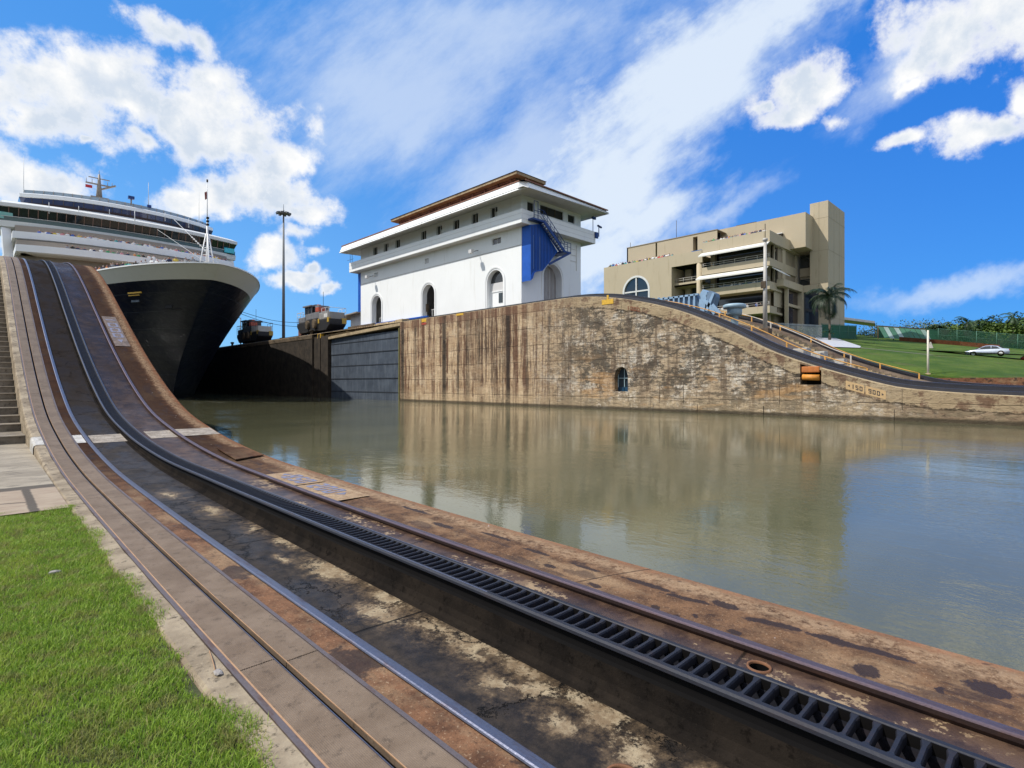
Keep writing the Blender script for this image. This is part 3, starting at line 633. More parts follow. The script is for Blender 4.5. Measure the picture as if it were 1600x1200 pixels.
def wallface(X, ys, zlo, top, holes, sgn=1):
    m = MB()
    for a, b in zip(ys, ys[1:]):
        h = next((h for h in holes if h[0]-1e-6 <= a and b <= h[1]+1e-6), None)
        if h is None: 
            zs = [zlo]+[zlo+(1)*k for k in range(1, 1)]
            m.quad((X, a, zlo), (X, b, zlo), (X, b, top(b)), (X, a, top(a)))
        else:
            m.quad((X, a, zlo), (X, b, zlo), (X, b, h[2]), (X, a, h[2])); m.quad((X, a, h[3](a)), (X, b, h[3](b)), (X, b, top(b)), (X, a, top(a)))
            m.quad((X, a, h[2]), (X, b, h[2]), (X+h[4], b, h[2]), (X+h[4], a, h[2])); m.quad((X, a, h[3](a)), (X, b, h[3](b)), (X+h[4], b, h[3](b)), (X+h[4], a, h[3](a)))
    for h in holes:
        for y in (h[0], h[1]): m.quad((X, y, h[2]), (X+h[4], y, h[2]), (X+h[4], y, h[3](y)), (X, y, h[3](y)))
    return m
GY0, GY1 = 57.55, 76.7
ys = sorted(set(frange(-60, 0, 4)+frange(0, GY0, .6)+frange(24.82, 26.11, .13)+[10.8, 12.02]))
ys = [y for y in ys if not (10.8 < y < 12.02) and not (24.82 < y < 26.11 and y not in frange(24.82, 26.11, .13))]
m = wallface(XF, ys, -3, RFAR, holes); m.uv = lambda v_: (v_[1], RFAR(v_[1])-v_[2]); m.build('wall_face', M['farw'], fw_, fix=False)
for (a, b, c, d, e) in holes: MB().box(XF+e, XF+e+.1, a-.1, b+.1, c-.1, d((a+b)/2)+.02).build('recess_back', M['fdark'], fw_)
# arched opening: blue-grey window with bars
t = thing('arched_window', 'small arched window with pale bars low in the far wall near the water', 'window', (XF+.5, 25.465, .84))
m = MB(); m.box(XF+.5, XF+.56, 24.83, 26.1, .84, 1.2); m.build('blue_panel', simple('deep_blue_paint', (.01, .05, .10), .4), t)
m = MB(); m.box(XF+.62, XF+.66, 24.82, 26.11, .84, 2.7); m.build('pane', simple('dark_glass', (.03, .05, .07), .08, 0, .1, spec=.8), t)
m = MB(); 
for yy in (24.84, 25.46, 26.06): m.box(XF+.5, XF+.55, yy, yy+.05, .84, 2.68)
m.box(XF+.49, XF+.545, 24.83, 26.1, 1.9, 1.95); m.build('frame', simple('pale_blue_frame', (.30, .42, .48), .5), t)
# rusty fender in its niche
t = thing('rubbing_fender', 'orange rusty steel fender roller set in the notch of the far wall', 'fender', (XF+.3, 11.4, 1.9))
M['orr'] = m_rust('orange_rusted_steel', 1.9); 
orange = simple('orange_rust_paint', (.42, .13, .025), .7, 0, .55, 3, bump=.004)
MB().box(XF-.05, XF+.75, 10.90, 11.93, 2.18, 2.56).build('upper_block', orange, t, bev=.05)
MB().tube([(XF+.12, 10.92, 1.86), (XF+.12, 11.90, 1.90)], .19, 16).build('roller', simple('yellow_orange_paint', (.55, .22, .03), .6, 0, .5, 4), t)
# gate recess, pillars and a reach toned dark as the ship's shadow
def zt(y): return 9.0
TOPR = [(GY0, 9.0), (76.7, 7.95)]
m = MB(); m.box(XF+.02, XF+1.4, 76.7, 79.0, -3, 8.55); m.box(XF-.05, XF+1.3, 79.1, 79.9, -3, 8.95); m.box(XF+.25, XF+1.2, 79.9, 81.9, -3, 8.9); m.build('gate_pier', M['fdark'], fw_, bev=.05)  # pier given a near-black tone in place of the ship's shadow
m = MB(); m.box(XF+.0, XF+1.2, 81.9, 230, -3, 8.35); m.build('shadow_toned_reach', M['fdark'], fw_)  # shade of the ship put into the wall colour
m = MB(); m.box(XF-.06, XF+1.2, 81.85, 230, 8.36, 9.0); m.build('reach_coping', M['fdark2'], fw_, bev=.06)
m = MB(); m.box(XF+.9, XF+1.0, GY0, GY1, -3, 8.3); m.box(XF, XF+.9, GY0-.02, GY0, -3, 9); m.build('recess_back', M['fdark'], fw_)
m = MB(); m.prism([(XF+.05, GY0, 8.55), (XF+.05, GY0, 8.98), (XF+.05, 76.7, 8.35), (XF+.05, 76.7, 7.95)], (1.2, 0, 0)); m.build('recess_ledge', M['sand'], fw_, bev=.05)
m = MB(); g_ = random.Random(3)
yy = GY0+.3
while yy < 76.2:
    L = g_.uniform(1.2, 3.2); zz = 8.98-(yy-GY0)*.033
    m.hexa([(XF+.35+g_.uniform(0, .1), yy, zz-.1), (XF+1.6, yy, zz-.1), (XF+1.6, yy+L, zz-.1), (XF+.35+g_.uniform(0, .1), yy+L, zz-.1), (XF+.5, yy+.05, zz+g_.uniform(.35, .62)), (XF+1.6, yy+.05, zz+.6), (XF+1.6, yy+L-.05, zz+.55), (XF+.5, yy+L-.06, zz+g_.uniform(.3, .6))]); yy += L+.04
m.build('broken_coping', M['sand'], fw_, bev=.06)
# folded steel lock gate lying in the recess
gt = thing('lock_gate', 'blue-grey riveted steel lock gate folded back into the far wall', 'lock gate', (XF+.5, 67, -.6))
def m_gate():
    m, n = newmat('gate_steel'); p = n.pos(); x, y, z = n.xyz(p)
    a = n.noise(p, .5, 6, .65); s = n.noise(p, 2.2, 6, .7, st=(1, 1, .12), off=4.); f = n.noise(p, 7, 5, .7, off=7.)
    c = n.mix(a.step(.3, .7), (.045, .058, .080), (.085, .105, .135)); c = n.mix((s-.5).step(0, .12)*.6, c, (.13, .15, .18)); c = n.mix((s-.42).step(0, -.12)*.6, c, (.045, .050, .060))
    c = n.mix((f-.6).step(0, .1)*.7, c, (.06, .05, .05)); rv = ((y*.9).fract()-.5).abs().step(.06, .02)*.25; c = n.mix(rv, c, (.05, .06, .075))
    n.out(c, .55, .2, h=s+f, hd=.02); return m
M['gate'] = m_gate()
m = MB(); zs = [-3, .35, 2.15, 3.95, 5.65, 7.2, 8.1]
for k, (a, b) in enumerate(zip(zs, zs[1:])): m.box(XF+.42+.02*(k % 2), XF+.8, GY0+.75, 76.45, a+.04, b-.04)
m.build('skin_plates', M['gate'], gt, bev=.03)
m = MB()
for z_ in zs[1:-1]: m.box(XF+.38, XF+.8, GY0+.75, 76.45, z_-.045, z_+.045)
m.build('plate_seams', simple('seam_steel', (.03, .035, .045), .6, .3, .3), gt)
MB().box(XF+.2, XF+.85, GY0+.2, GY0+.74, -3, 8.45).build('heel_post', M['fdark2'], gt, bev=.08)
MB().box(XF+.15, XF+.4, 57.95, 58.15, -3, 8.3).build('seal_timber', simple('algae_timber', (.13, .12, .03), .8, 0, .5, 2), gt)

# top of the centre wall: two tracks, sunken middle
M['ftop'] = m_conc('brown_track_concrete', (.075, .05, .035), (.17, .125, .085), .7, .6); M['fblk'] = simple('greasy_black_track', (.020, .019, .024), .45, 0, .4)
M['fblue'] = simple('rail_glint', (.16, .15, .20), .35, .6, .4)
YF = frange(-60, 0, 4)[:-1]+frange(0, 34, .5)[:-1]+frange(34, 60, 3)+[90, 150, 230]
sweep([(XF, 0), (XF+.02, .03), (37.95, .04)], YF, RFAR).build('coping_top', M['sand'], fw_)
sweep([(37.95, .04), (37.97, .22), (38.3, .24)], YF, RFAR).build('track_kerb', M['fblk'], fw_)
sweep([(38.3, .24), (38.6, .22), (40.6, .22), (41.0, .2), (41.6, -.1), (43, -.25), (52, -.25), (53.4, -.1), (53.8, .15), (56.4, .15), (56.5, .02), (57.2, .0), (57.2, -8)], YF, RFAR).build('wall_top', M['ftop'], fw_)
def far_track(x0, lab):
    t = thing('track', lab, 'track', (x0+.76, 20, 6), 'towing tracks on the centre wall')
    for x in (x0, x0+1.52):
        sweep([(x-.03, .2), (x-.03, .34), (x+.03, .34), (x+.03, .2)], YF, RFAR).build('rail_bar', M['fblk'] if x == x0 else M['fblue'], t)
    sweep([(x0+.55, .2), (x0+.55, .46), (x0+.62, .48), (x0+.92, .48), (x0+.97, .46), (x0+.97, .2)], YF, RFAR).build('rack', M['fblk'], t)
    sweep([(x0+.56, .488), (x0+.60, .492)], YF, RFAR).build('rack_edge', M['fblue'], t)
far_track(38.45, 'dark track with rack on the near edge of the centre wall'); far_track(54.3, 'dark track with rack on the far edge of the centre wall beside the lawn')
# retaining strip behind the far track
m = MB(); m.box(57.2, 57.9, -60, 9.4, -3, 1.95); m.build('back_wall', m_rust('reddish_back_wall', 1.2), fw_)
# mileage panel in the coping
fnf = lambda u, v, l: (XF-.012-l, 9.42-u*1.0, RFAR(9.42-u)-.72+v-.0)
pan = simple('ochre_panel_paint', (.50, .335, .165), .75, 0, .25, 6)
for a, b in ((-.05, .90), (.98, 1.98)):
    m = MB(); m.hexa([fnf(a, -.09, 0), fnf(b, -.09, 0), fnf(b, -.09, -.05), fnf(a, -.09, -.05), fnf(a, .40, 0), fnf(b, .40, 0), fnf(b, .40, -.05), fnf(a, .40, -.05)]); m.build('number_panel', pan, fw_)
m = MB(); digits(m, '<150', fnf, .04, .02, .155, .27, .055, .05); digits(m, '900>', fnf, 1.12, .02, .155, .27, .055, .05); m.build('lettering', M['ink'], fw_)
# second, worn panel near the crest
fng = lambda u, v, l: (XF-.012-l, 24.9-u, RFAR(24.9-u)-.80+v)
m = MB(); digits(m, '1000', fng, .0, 0, .24, .30, .07, .055); m.build('lettering', simple('worn_rust_lettering', (.22, .07, .03), .8, 0, .5, 9), fw_)
# yellow marks on the coping
M['yel'] = simple('yellow_paint', (.62, .36, .03), .6, 0, .35, 5)
m = MB(); m.box(XF-.03, XF+.03, 26.2, 27.35, 8.02, 8.42); m.box(XF-.03, XF+.03, 26.68, 26.85, 8.42, 8.78); m.build('yellow_mark', M['yel'], fw_)
m = MB(); m.box(XF-.03, XF+.04, 52.1, 53.0, 8.62, 8.98); m.build('yellow_mark', M['yel'], fw_); m = MB(); m.box(XF-.03, XF+.04, 52.1, 53.0, 8.30, 8.52); m.build('red_mark', simple('red_paint', (.35, .05, .03), .6), fw_)
m = MB(); m.box(XF-.02, XF+.04, 45.4, 46.6, 8.80, 9.02); m.build('yellow_mark', M['yel'], fw_)
m = MB(); m.box(XF-.03, XF+.5, 78.95, 80.0, 8.3, 8.98); m.build('yellow_mark', M['yel'], fw_)

# yellow handrails
M['orange'] = simple('faded_yellow_rail_paint', (.52, .27, .06), .55, 0, .3, 3)
def handrail(x, y0, y1, h, lab, mat, sp=2.6, r=.045):
    t = thing('handrail', lab, 'handrail', (x, (y0+y1)/2, RFAR((y0+y1)/2)), 'handrails on the centre wall incline'); ys = frange(y0, y1, .7)
    MB().tube([(x, y, RFAR(y)+h) for y in ys], r, 6).build('top_rail', mat, t)
    for y in frange(y0, y1, sp): MB().box(x-.05, x+.05, y-.05, y+.05, RFAR(y)-.3, RFAR(y)+h).build('post', mat, t)
handrail(42.5, 9.5, 27.2, .50, 'pale yellow handrail beside the near track of the incline', M['orange'])
handrail(54.0, 8.5, 27, .62, 'yellow handrail beside the far track of the incline', M['orange'])
handrail(50.8, 12.5, 25, .72, 'whitish handrail along the inner steps of the incline', simple('whitish_rail', (.5, .46, .4), .6), 5.2)
# middle steps between the tracks
m = MB(); y = 9.0
while y < 26: m.box(51.2, 53.3, y, y+.42, RFAR(y)-.6, RFAR(y)+.02); y += .42
t = thing('staircase', 'pale concrete steps between the yellow handrails of the incline', 'stairs', (52, 17, 5)); m.build('steps', M['sand'], t)
# blue-grey mushroom vent
vb = simple('pale_blue_grey_paint', (.30, .42, .50), .5, 0, .25, 2)
t = thing('vent_stack', 'pale blue mushroom shaped vent on the incline', 'vent', (47, 20.37, 6.4))
MB().lathe((47, 20.37, 6.4), [(.30, 0), (.30, 1.05), (.34, 1.06)], 20).build('stem', vb, t); MB().lathe((47, 20.37, 7.35), [(.34, 0), (.60, .06), (.62, .62), (.55, .66)], 24).build('collar', vb, t)
MB().lathe((47, 20.37, 7.9), [(.6, .02), (.92, .08), (.95, .34), (.80, .42), (0.01, .46)], 24).build('cap', vb, t)
# slender lamp post and aerial on the incline
t = thing('mast', 'slender pale grey mast rising from the incline before the tan building', 'mast', (50, 18.94, 6.1)); gp = simple('weathered_grey_pole', (.42, .40, .36), .6, 0, .3, 2)
MB().tube([(50, 18.94, 5.6), (50, 18.94, 14.0)], [.20, .13], 12).build('pole', gp, t); MB().tube([(50, 18.94, 14), (50, 18.94, 15.6)], .03, 6).build('aerial', M['fdark'], t)
MB().box(49.55, 50.45, 18.5, 19.4, 5.5, 6.35).build('footing', M['ftop'], t, bev=.04); MB().box(49.7, 49.85, 18.8, 19.2, 9.9, 10.5).build('junction_box', M['fdark2'], t)
MB().lathe((50, 18.94, 14.0), [(.05, 0), (.22, .1), (.2, .3), (.02, .36)], 12).build('lamp_head', gp, t)
# white concrete blocks
wb = M['wpaint']
for (px, py, X, dy, h, lab) in ((1250, 551, 43.5, .75, .62, 'white painted block nearest the near track of the incline'), (1257, 545, 44.6, .6, .75, 'tall white painted block behind the nearest one'), (1270, 549, 46.2, 1.3, .35, 'flat wide white painted slab in the middle of the incline'), (1282, 544, 48.4, .8, .6, 'white painted block beside the inner steps'), (1308, 555, 49.5, 1.2, .32, 'low white painted block lower down the incline')):
    q = aX(px, py, X); zb = RFAR(q.y)-.3
    o = MB().box(X-.4, X+.5, q.y-dy/2, q.y+dy/2, zb, zb+h*.7+.22).build('concrete_block', wb, None, bev=.04); props(o, lab, 'block')

# pale blue caisson girder parked across the crest
t = thing('steel_girder', 'pale blue ribbed steel girder with raised sloping end arms on the crest of the incline', 'girder', (44, 25, 7.6))
gb = simple('pale_blue_steel', (.235, .36, .50), .5, .1, .25, 1.2); gbd = simple('dusty_blue_steel', (.13, .20, .29), .6, .1, .3, 1.2)
P_ = lambda px, py, X=44.: tuple(aX(px, py, X))
m = MB(); m.prism([P_(1014, 478), P_(1030, 467), P_(1088, 461), P_(1094, 486), P_(1060, 486)], (1.3, 0, 0)); m.build('box_girder', gbd, t)
m = MB(); a, b = Vector(P_(1012, 471)), Vector(P_(1092, 460)); m.beam(a+Vector((-.06, 0, 0)), b+Vector((-.06, 0, 0)), .28, .16); m.build('top_flange', gb, t)
m = MB()
for px in range(1022, 1090, 8):
    q = Vector(P_(px, 466-(px-1022)*.09)); m.box(43.80, 44.0, q.y-.09, q.y+.05, 7.3, q.z)
m.build('ribs', gb, t)
m = MB(); m.prism([P_(1093, 460), P_(1098, 452), P_(1105, 456), P_(1100, 489), P_(1091, 487)], (1.0, 0, 0)); m.build('end_arm', gb, t)
m = MB(); m.prism([P_(1108, 454), P_(1118, 458), P_(1119, 464), P_(1112, 487), P_(1106, 480), P_(1103, 462)], (.7, 0, 0)); m.build('end_arm', gbd, t)
m = MB(); m.beam(P_(1103, 470, 43.9), P_(1117, 490, 43.9), .12, .3); m.beam(P_(1104, 486, 43.9), P_(1115, 458, 43.9), .12, .22); m.beam(P_(1113, 476, 43.9), P_(1125, 490, 43.9), .12, .25); m.build('braces', gb, t)

# ------------------------------------------------------------------ land beyond
def TZ(x, y): 
    yy = min(max(y, -6), 52); return 1.2+.065*(min(x, 150)-57)+.16*yy
def m_lawn():
    m, n = newmat('mown_lawn'); p = n.pos(); x, y, z = n.xyz(p)
    a = n.noise(p, .12, 6, .65, st=(1, 2.2, 1)); b = n.noise(p, .9, 7, .7, off=3.); f = n.noise(p, 9, 5, .75)
    c = n.mix(a.step(.35, .65), (.048, .092, .016), (.095, .140, .026)); c = n.mix((b-.5).step(0, .16)*.55, c, (.028, .058, .012)); c = n.mix((n.noise(p, .3, 6, .7, off=40.)-.56).step(0, .08)*.45, c, (.13, .115, .05))
    c = n.mix((f-.5).step(0, .2)*.5, c, (.035, .075, .014)); n.out(c, .9, h=f, hd=.08, spec=.1); return m
M['lawn'] = m_lawn()
xs = frange(57.6, 150, 2.4)+[190, 260, 400, 700, 1500]; ys = frange(-60, 70, 2)+[100, 200, 500, 1200]
m = MB(); m.v = [(x, y, TZ(x, y)-(0 if x > 58 else .35)) for y in ys for x in xs]; k = len(xs)
m.f = [(i*k+j, i*k+j+1, i*k+j+1+k, i*k+j+k) for i in range(len(ys)-1) for j in range(k-1)]; m.sm = [True]*len(m.f); k2 = len(m.v); m.v += [(57.6, y, -3) for y in ys]; m.f += [(i*k, (i+1)*k, k2+i+1, k2+i) for i in range(len(ys)-1)]; m.sm += [False]*(len(ys)-1); o = m.build('lawn', M['lawn'], fix=False); o['kind'] = 'structure'
m = MB(); pp = [(128, 52), (103, 33), (86.2, 20.1), (85.5, 12.3), (100, 5.2), (112, -1)]     # kerb path across the lawn
for (a, b), (c, d) in zip(pp, pp[1:]):
    for k in range(8):
        x0, y0_, x1, y1_ = a+(c-a)*k/8, b+(d-b)*k/8, a+(c-a)*(k+1)/8, b+(d-b)*(k+1)/8
        m.quad((x0, y0_, TZ(x0, y0_)+.02), (x0+.55, y0_-.45, TZ(x0+.55, y0_-.45)+.05), (x1+.55, y1_-.45, TZ(x1+.55, y1_-.45)+.05), (x1, y1_, TZ(x1, y1_)+.02))
o = m.build('path', simple('kerb_concrete', (.13, .13, .09), .9)); o['kind'] = 'structure'
def onT(px, py):
    a, b = ray(px); t = 50
    while t < 200 and 1.5+(Y0-py)/F*t > TZ(a*t, b*t): t += .1
    return a*t, b*t
tri = [onT(*q) for q in ((1236, 519), (1262, 519.5), (1300, 527), (1345, 542), (1344, 544.5), (1300, 543), (1275, 537))]
m = MB()
vs = [(a, b, TZ(a, b)+.10) for a, b in tri]; m.add(vs, [tuple(range(len(vs)))]); o = m.build('pavement', simple('pale_paving', (.42, .43, .45), .8)); o['kind'] = 'structure'
# ------------------------------------------------------------------ generic pierced wall: plane point fn(u, z) -> (x, y), thickness vector
def panel(u0, u1, z0, z1, fn, inn, holes, thick=.35, sub=None):
    """holes: (ua, ub, za, zb, arch_rise, depth)"""
    m = MB(); inn = Vector((*inn, 0)); us = {u0, u1}
    P = lambda u, z, d=0: tuple(Vector((*fn(u), z))+inn*d)
    for h in holes:
        us |= {h[0], h[1]}
        if h[4]: us |= {h[0]+(h[1]-h[0])*(1-math.cos(math.pi*k/16))/2 for k in range(17)}
    us = sorted(us); us = [u for k, u in enumerate(us) if k == 0 or u-us[k-1] > 1e-5]
    def ztop(h, u):
        if not h[4]: return h[3]
        t = (u-(h[0]+h[1])/2)/((h[1]-h[0])/2); return h[3]-h[4]+h[4]*math.sqrt(max(0, 1-t*t))
    for a, b in zip(us, us[1:]):
        hs = sorted([h for h in holes if h[0]-1e-5 <= a and b <= h[1]+1e-5], key=lambda h: h[2]); za = zb = z0
        for h in hs:
            m.quad(P(a, za), P(b, zb), P(b, h[2]), P(a, h[2])); za, zb = ztop(h, a), ztop(h, b)
            m.quad(P(a, za), P(b, zb), P(b, zb, h[5]), P(a, za, h[5])); m.quad(P(a, h[2]), P(b, h[2]), P(b, h[2], h[5]), P(a, h[2], h[5]))
        m.quad(P(a, za), P(b, zb), P(b, z1), P(a, z1))
    for h in holes:
        for u in (h[0], h[1]):
            zt_ = ztop(h, u); m.quad(P(u, h[2]), P(u, zt_), P(u, zt_, h[5]), P(u, h[2], h[5]))
    return m
def m_stucco(name, rgb, dirt=.5, rough=.75):
    m, n = newmat(name); p = n.pos(); x, y, z = n.xyz(p)
    a = n.noise(p, .25, 5, .6); s = n.noise(p, 1.6, 6, .7, st=(1, 1, .10), off=4.); f = n.noise(p, 6, 6, .75, off=2.); g = n.noise(p, 60, 3, .6)
    c = n.mul(rgb, (a-.5)*.16+1.); c = n.mix((s-.55).step(0, .16)*dirt*.5, c, tuple(v*k for v, k in zip(rgb, (.62, .58, .50)))); c = n.mix((f-.58).step(0, .14)*dirt*.4, c, tuple(v*k for v, k in zip(rgb, (.75, .68, .58))))
    n.out(c, rough, h=f+g*.4, hd=.004, spec=.3); return m
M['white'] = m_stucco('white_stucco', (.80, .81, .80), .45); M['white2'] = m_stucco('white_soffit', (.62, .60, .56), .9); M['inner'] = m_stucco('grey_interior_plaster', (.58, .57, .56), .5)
M['blue'] = simple('royal_blue_steel', (.006, .085, .42), .45, .1, .3, .8); M['blued'] = simple('dark_blue_steel', (.006, .035, .16), .45, .1, .3, .8)
def m_tile():
    m, n = newmat('terracotta_tiles'); p = n.pos(); x, y, z = n.xyz(p); a = n.noise(p, .8, 5, .7); f = n.noise(p, 6, 5, .7, off=3.)
    r = ((y*2.8).fract()-.5).abs(); c = n.mix(a.step(.3, .7), (.17, .065, .04), (.30, .14, .09)); c = n.mix((f-.5).step(0, .15)*.6, c, (.06, .035, .03)); c = n.mix(r.step(.38, .5)*.6, c, (.05, .03, .025))
    n.out(c, .8, h=r, hd=.08); return m
M['tile'] = m_tile()
M['glassd'] = simple('dark_window_glass', (.012, .016, .02), .06, 0, .2, .3, spec=.9, rv=.02); M['glassg'] = simple('grey_window_glass', (.05, .06, .065), .35, 0, .4, .3, spec=.35, rv=.02)
M['wframe'] = simple('white_window_frame', (.62, .62, .60), .5, 0, .15)
# ------------------------------------------------------------------ white control house
X0, X1, YA, YB, ZG, ZL, ZW = 42.0, 52.15, 41.25, 75.3, 9.0, 18.25, 21.75
ch = thing('control_house', 'long white stucco house with arched openings, wrap-round balcony and red tiled roof', 'control house', ((X0+X1)/2, (YA+YB)/2, ZG))
arch = []; 
for yc in (45.45, 58.1, 70.8): arch.append((yc-1.32, yc+1.32, 9.2, 14.25, 1.32, .75))
sm_ = [(45.2-.75, 45.2+.75, 17.12, 17.78, 0, .2), (58.4-.45, 58.4+.45, 17.0, 17.65, 0, .2), (70.9-.55, 70.9+.55, 17.0, 17.6, 0, .2)]
up = []
for k, yc in enumerate((45.6, 48.9, 52.35, 55.75, 59.1, 65.2, 68.15, 71.15)): up.append((yc-.58, yc+.58, 20.05, 21.35, 0, .22))
panel(YA, YB, ZG, ZW, lambda u: (X0, u), (1, 0), arch+sm_+up).build('front_wall', M['white'], ch, fix=False)
eh = [(45.55, 48.65, 9.2, 15.0, 1.55, .9)]; ew = [(42.9, 43.9, 20.2, 21.2, 0, .2), (44.95, 48.9, 20.35, 21.35, 0, .2), (49.75, 51.0, 20.4, 21.3, 0, .2)]
panel(X0, X1, ZG, ZW, lambda u: (u, YA), (0, 1), eh+ew).build('end_wall', M['white'], ch, fix=False)
panel(YA, YB, ZG, ZW, lambda u: (X1, u), (-1, 0), [(a[0]+3.3, a[1]+3.3, a[2], a[3]-.4, a[4], .5) for a in arch[1:2]]+[(60.0, 62.4, 9.2, 13.8, 1.2, .5)]).build('back_wall', M['white'], ch, fix=False)
panel(X0, X1, ZG, ZW, lambda u: (u, YB), (0, -1), []).build('end_wall', M['white'], ch, fix=False)
m = MB(); m.box(X0+.05, X1-.05, YA+.05, YB-.05, 9.0, 9.15); m.box(X0+.76, X1-.1, 66, 66.3, 9.2, 16.5); m.box(X0+.76, X1-.1, 50.2, 50.5, 9.2, 16.5); m.box(X0+.1, X1-.1, YA+.1, YB-.1, 16.5, 16.8); m.box(X0+2.6, X0+2.8, 66.3, YB-.1, 9.2, 16.5); m.box(X0+2.2, X0+2.4, 43.2, 50.2, 9.2, 16.5)
m.build('interior', M['inner'], ch)
# mouldings round the arches
def moulding(fn, uc, r, zs, zb, out):
    m = MB(); o = Vector((*out, 0)); K = 18
    prof = [(0, .0), (0, .05), (.16, .07), (.19, .0)]
    pts = [(uc-r, zb), (uc-r, zs)]+[(uc-r*math.cos(math.pi*k/K), zs+r*math.sin(math.pi*k/K)) for k in range(1, K)]+[(uc+r, zs), (uc+r, zb)]
    ns = [(-1, 0), (-1, 0)]+[(-math.cos(math.pi*k/K), math.sin(math.pi*k/K)) for k in range(1, K)]+[(1, 0), (1, 0)]
    for (u, z), (nu, nz) in zip(pts, ns):
        for a, b in prof: x, y = fn(u+nu*(a+.18)); m.v.append(tuple(Vector((x, y, z+nz*(a+.18)))+o*b))
    k = len(prof); m.f = [(i*k+j, i*k+j+1, (i+1)*k+j+1, (i+1)*k+j) for i in range(len(pts)-1) for j in range(k-1)]; m.sm = [False]*len(m.f); return m
for a in arch: moulding(lambda u: (X0, u), (a[0]+a[1])/2, 1.32, 14.25-1.32, 9.0, (-1, 0)).build('arch_moulding', M['white'], ch)
moulding(lambda u: (u, YA), 47.1, 1.55, 15-1.55, 9.0, (0, -1)).build('arch_moulding', M['white'], ch)
# glazed infill of the nearest arch
ag = MB(); ag.box(X0+.5, X0+.56, 44.13, 46.77, 9.2, 11.9); ag.build('arch_infill', M['white'], ch); MB().box(X0+.5, X0+.55, 44.13, 46.77, 11.9, 12.9).build('arch_transom', M['inner'], ch)
MB().box(X0+.44, X0+.58, 44.13, 46.77, 11.86, 11.98).build('arch_transom', M['white'], ch); MB().box(X0+.45, X0+.5, 44.4, 45.3, 10.6, 11.7).build('infill_pane', M['glassg'], ch)
m = MB(); m.add([(X0+.6, 45.45-1.3*math.cos(math.pi*k/12), 12.93+1.3*math.sin(math.pi*k/12)) for k in range(13)], [tuple(range(13))]); m.build('fanlight', M['glassd'], ch, fix=False)
MB().box(45.55, 48.65, YA+.9, YA+.95, 9.2, 15).build('folding_door', simple('grey_folding_door', (.30, .28, .27), .6), ch)
m = MB(); [m.box(45.6+k*.62, 45.66+k*.62, YA+.86, YA+.9, 9.2, 14.6) for k in range(5)]; m.build('door_ribs', M['inner'], ch)
for yc in (70.8, 58.1): m = MB(); [m.box(X0+.3, X0+.36, yc-1.3+k*.42, yc-1.25+k*.42, 9.2, 11.) for k in range(3)]; m.box(X0+.3, X0+.36, yc-1.3, yc-.3, 10.95, 11.02); m.build('gate_bars', M['wframe'], ch)
MB().box(X0+.55, X0+.8, 59.1, 59.4, 10.9, 11.9).build('wall_box', M['fdark2'], ch)
# windows with frames
for k, (a, b, c, d, _, dp) in enumerate(up+sm_[:1]):
    w_ = MB().box(X0+dp-.02, X0+dp, a, b, c, d).build('window', M['glassd'], ch)
    m = MB(); m.box(X0+dp-.06, X0+dp-.02, (a+b)/2-.03, (a+b)/2+.03, c, d); m.box(X0+dp-.06, X0+dp-.02, b-.07, b, c, d)
    if k % 3 == 0: m.box(X0+dp-.05, X0+dp-.02, a, a+(b-a)*.45, c, c+(d-c)*.6); m.box(X0+dp-.07, X0+dp-.02, a+.5, a+.56, c, d)
    m.build('frame', M['wframe'], w_)
for (a, b, c, d, _, dp) in sm_[1:]: MB().box(X0+dp-.02, X0+dp, a, b, c, d).build('window', M['inner'], ch)
for (a, b, c, d, _, dp) in ew:
    w_ = MB().box(a, b, YA+dp-.02, YA+dp, c, d).build('window', M['glassd'], ch); m = MB()
    nn = max(1, int((b-a)/1.3)); [m.box(a+(b-a)*k/nn-.03, a+(b-a)*k/nn+.03, YA+dp-.06, YA+dp-.02, c, d) for k in range(nn+1)]; m.build('frame', M['fdark2'], w_)
# balcony ring
O = 1.25
def ring(o, z0, z1, th):
    m = MB(); a, b, c, d = X0-o, X1+o, YA-o, YB+o
    m.box(a, a+th, c, d, z0, z1); m.box(b-th, b, c, d, z0, z1); m.box(a+th, b-th, c, c+th, z0, z1); m.box(a+th, b-th, d-th, d, z0, z1); return m
ring(O, 18.24, 19.68, .14).build('balcony_parapet', M['white'], ch, bev=.02)
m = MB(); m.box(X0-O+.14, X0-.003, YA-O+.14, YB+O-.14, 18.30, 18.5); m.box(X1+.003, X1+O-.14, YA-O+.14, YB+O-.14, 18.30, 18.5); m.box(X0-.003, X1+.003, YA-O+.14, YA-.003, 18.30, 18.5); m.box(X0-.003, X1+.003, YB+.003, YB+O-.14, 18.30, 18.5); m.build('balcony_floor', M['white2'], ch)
m = MB(); [ (m.box(X0-O-.012, X0-O, YA-O, YB+O, z, z+.03), m.box(X0-O, X1+O, YA-O-.012, YA-O, z, z+.03)) for z in (18.68, 19.2)]; m.build('board_lines', M['inner'], ch)
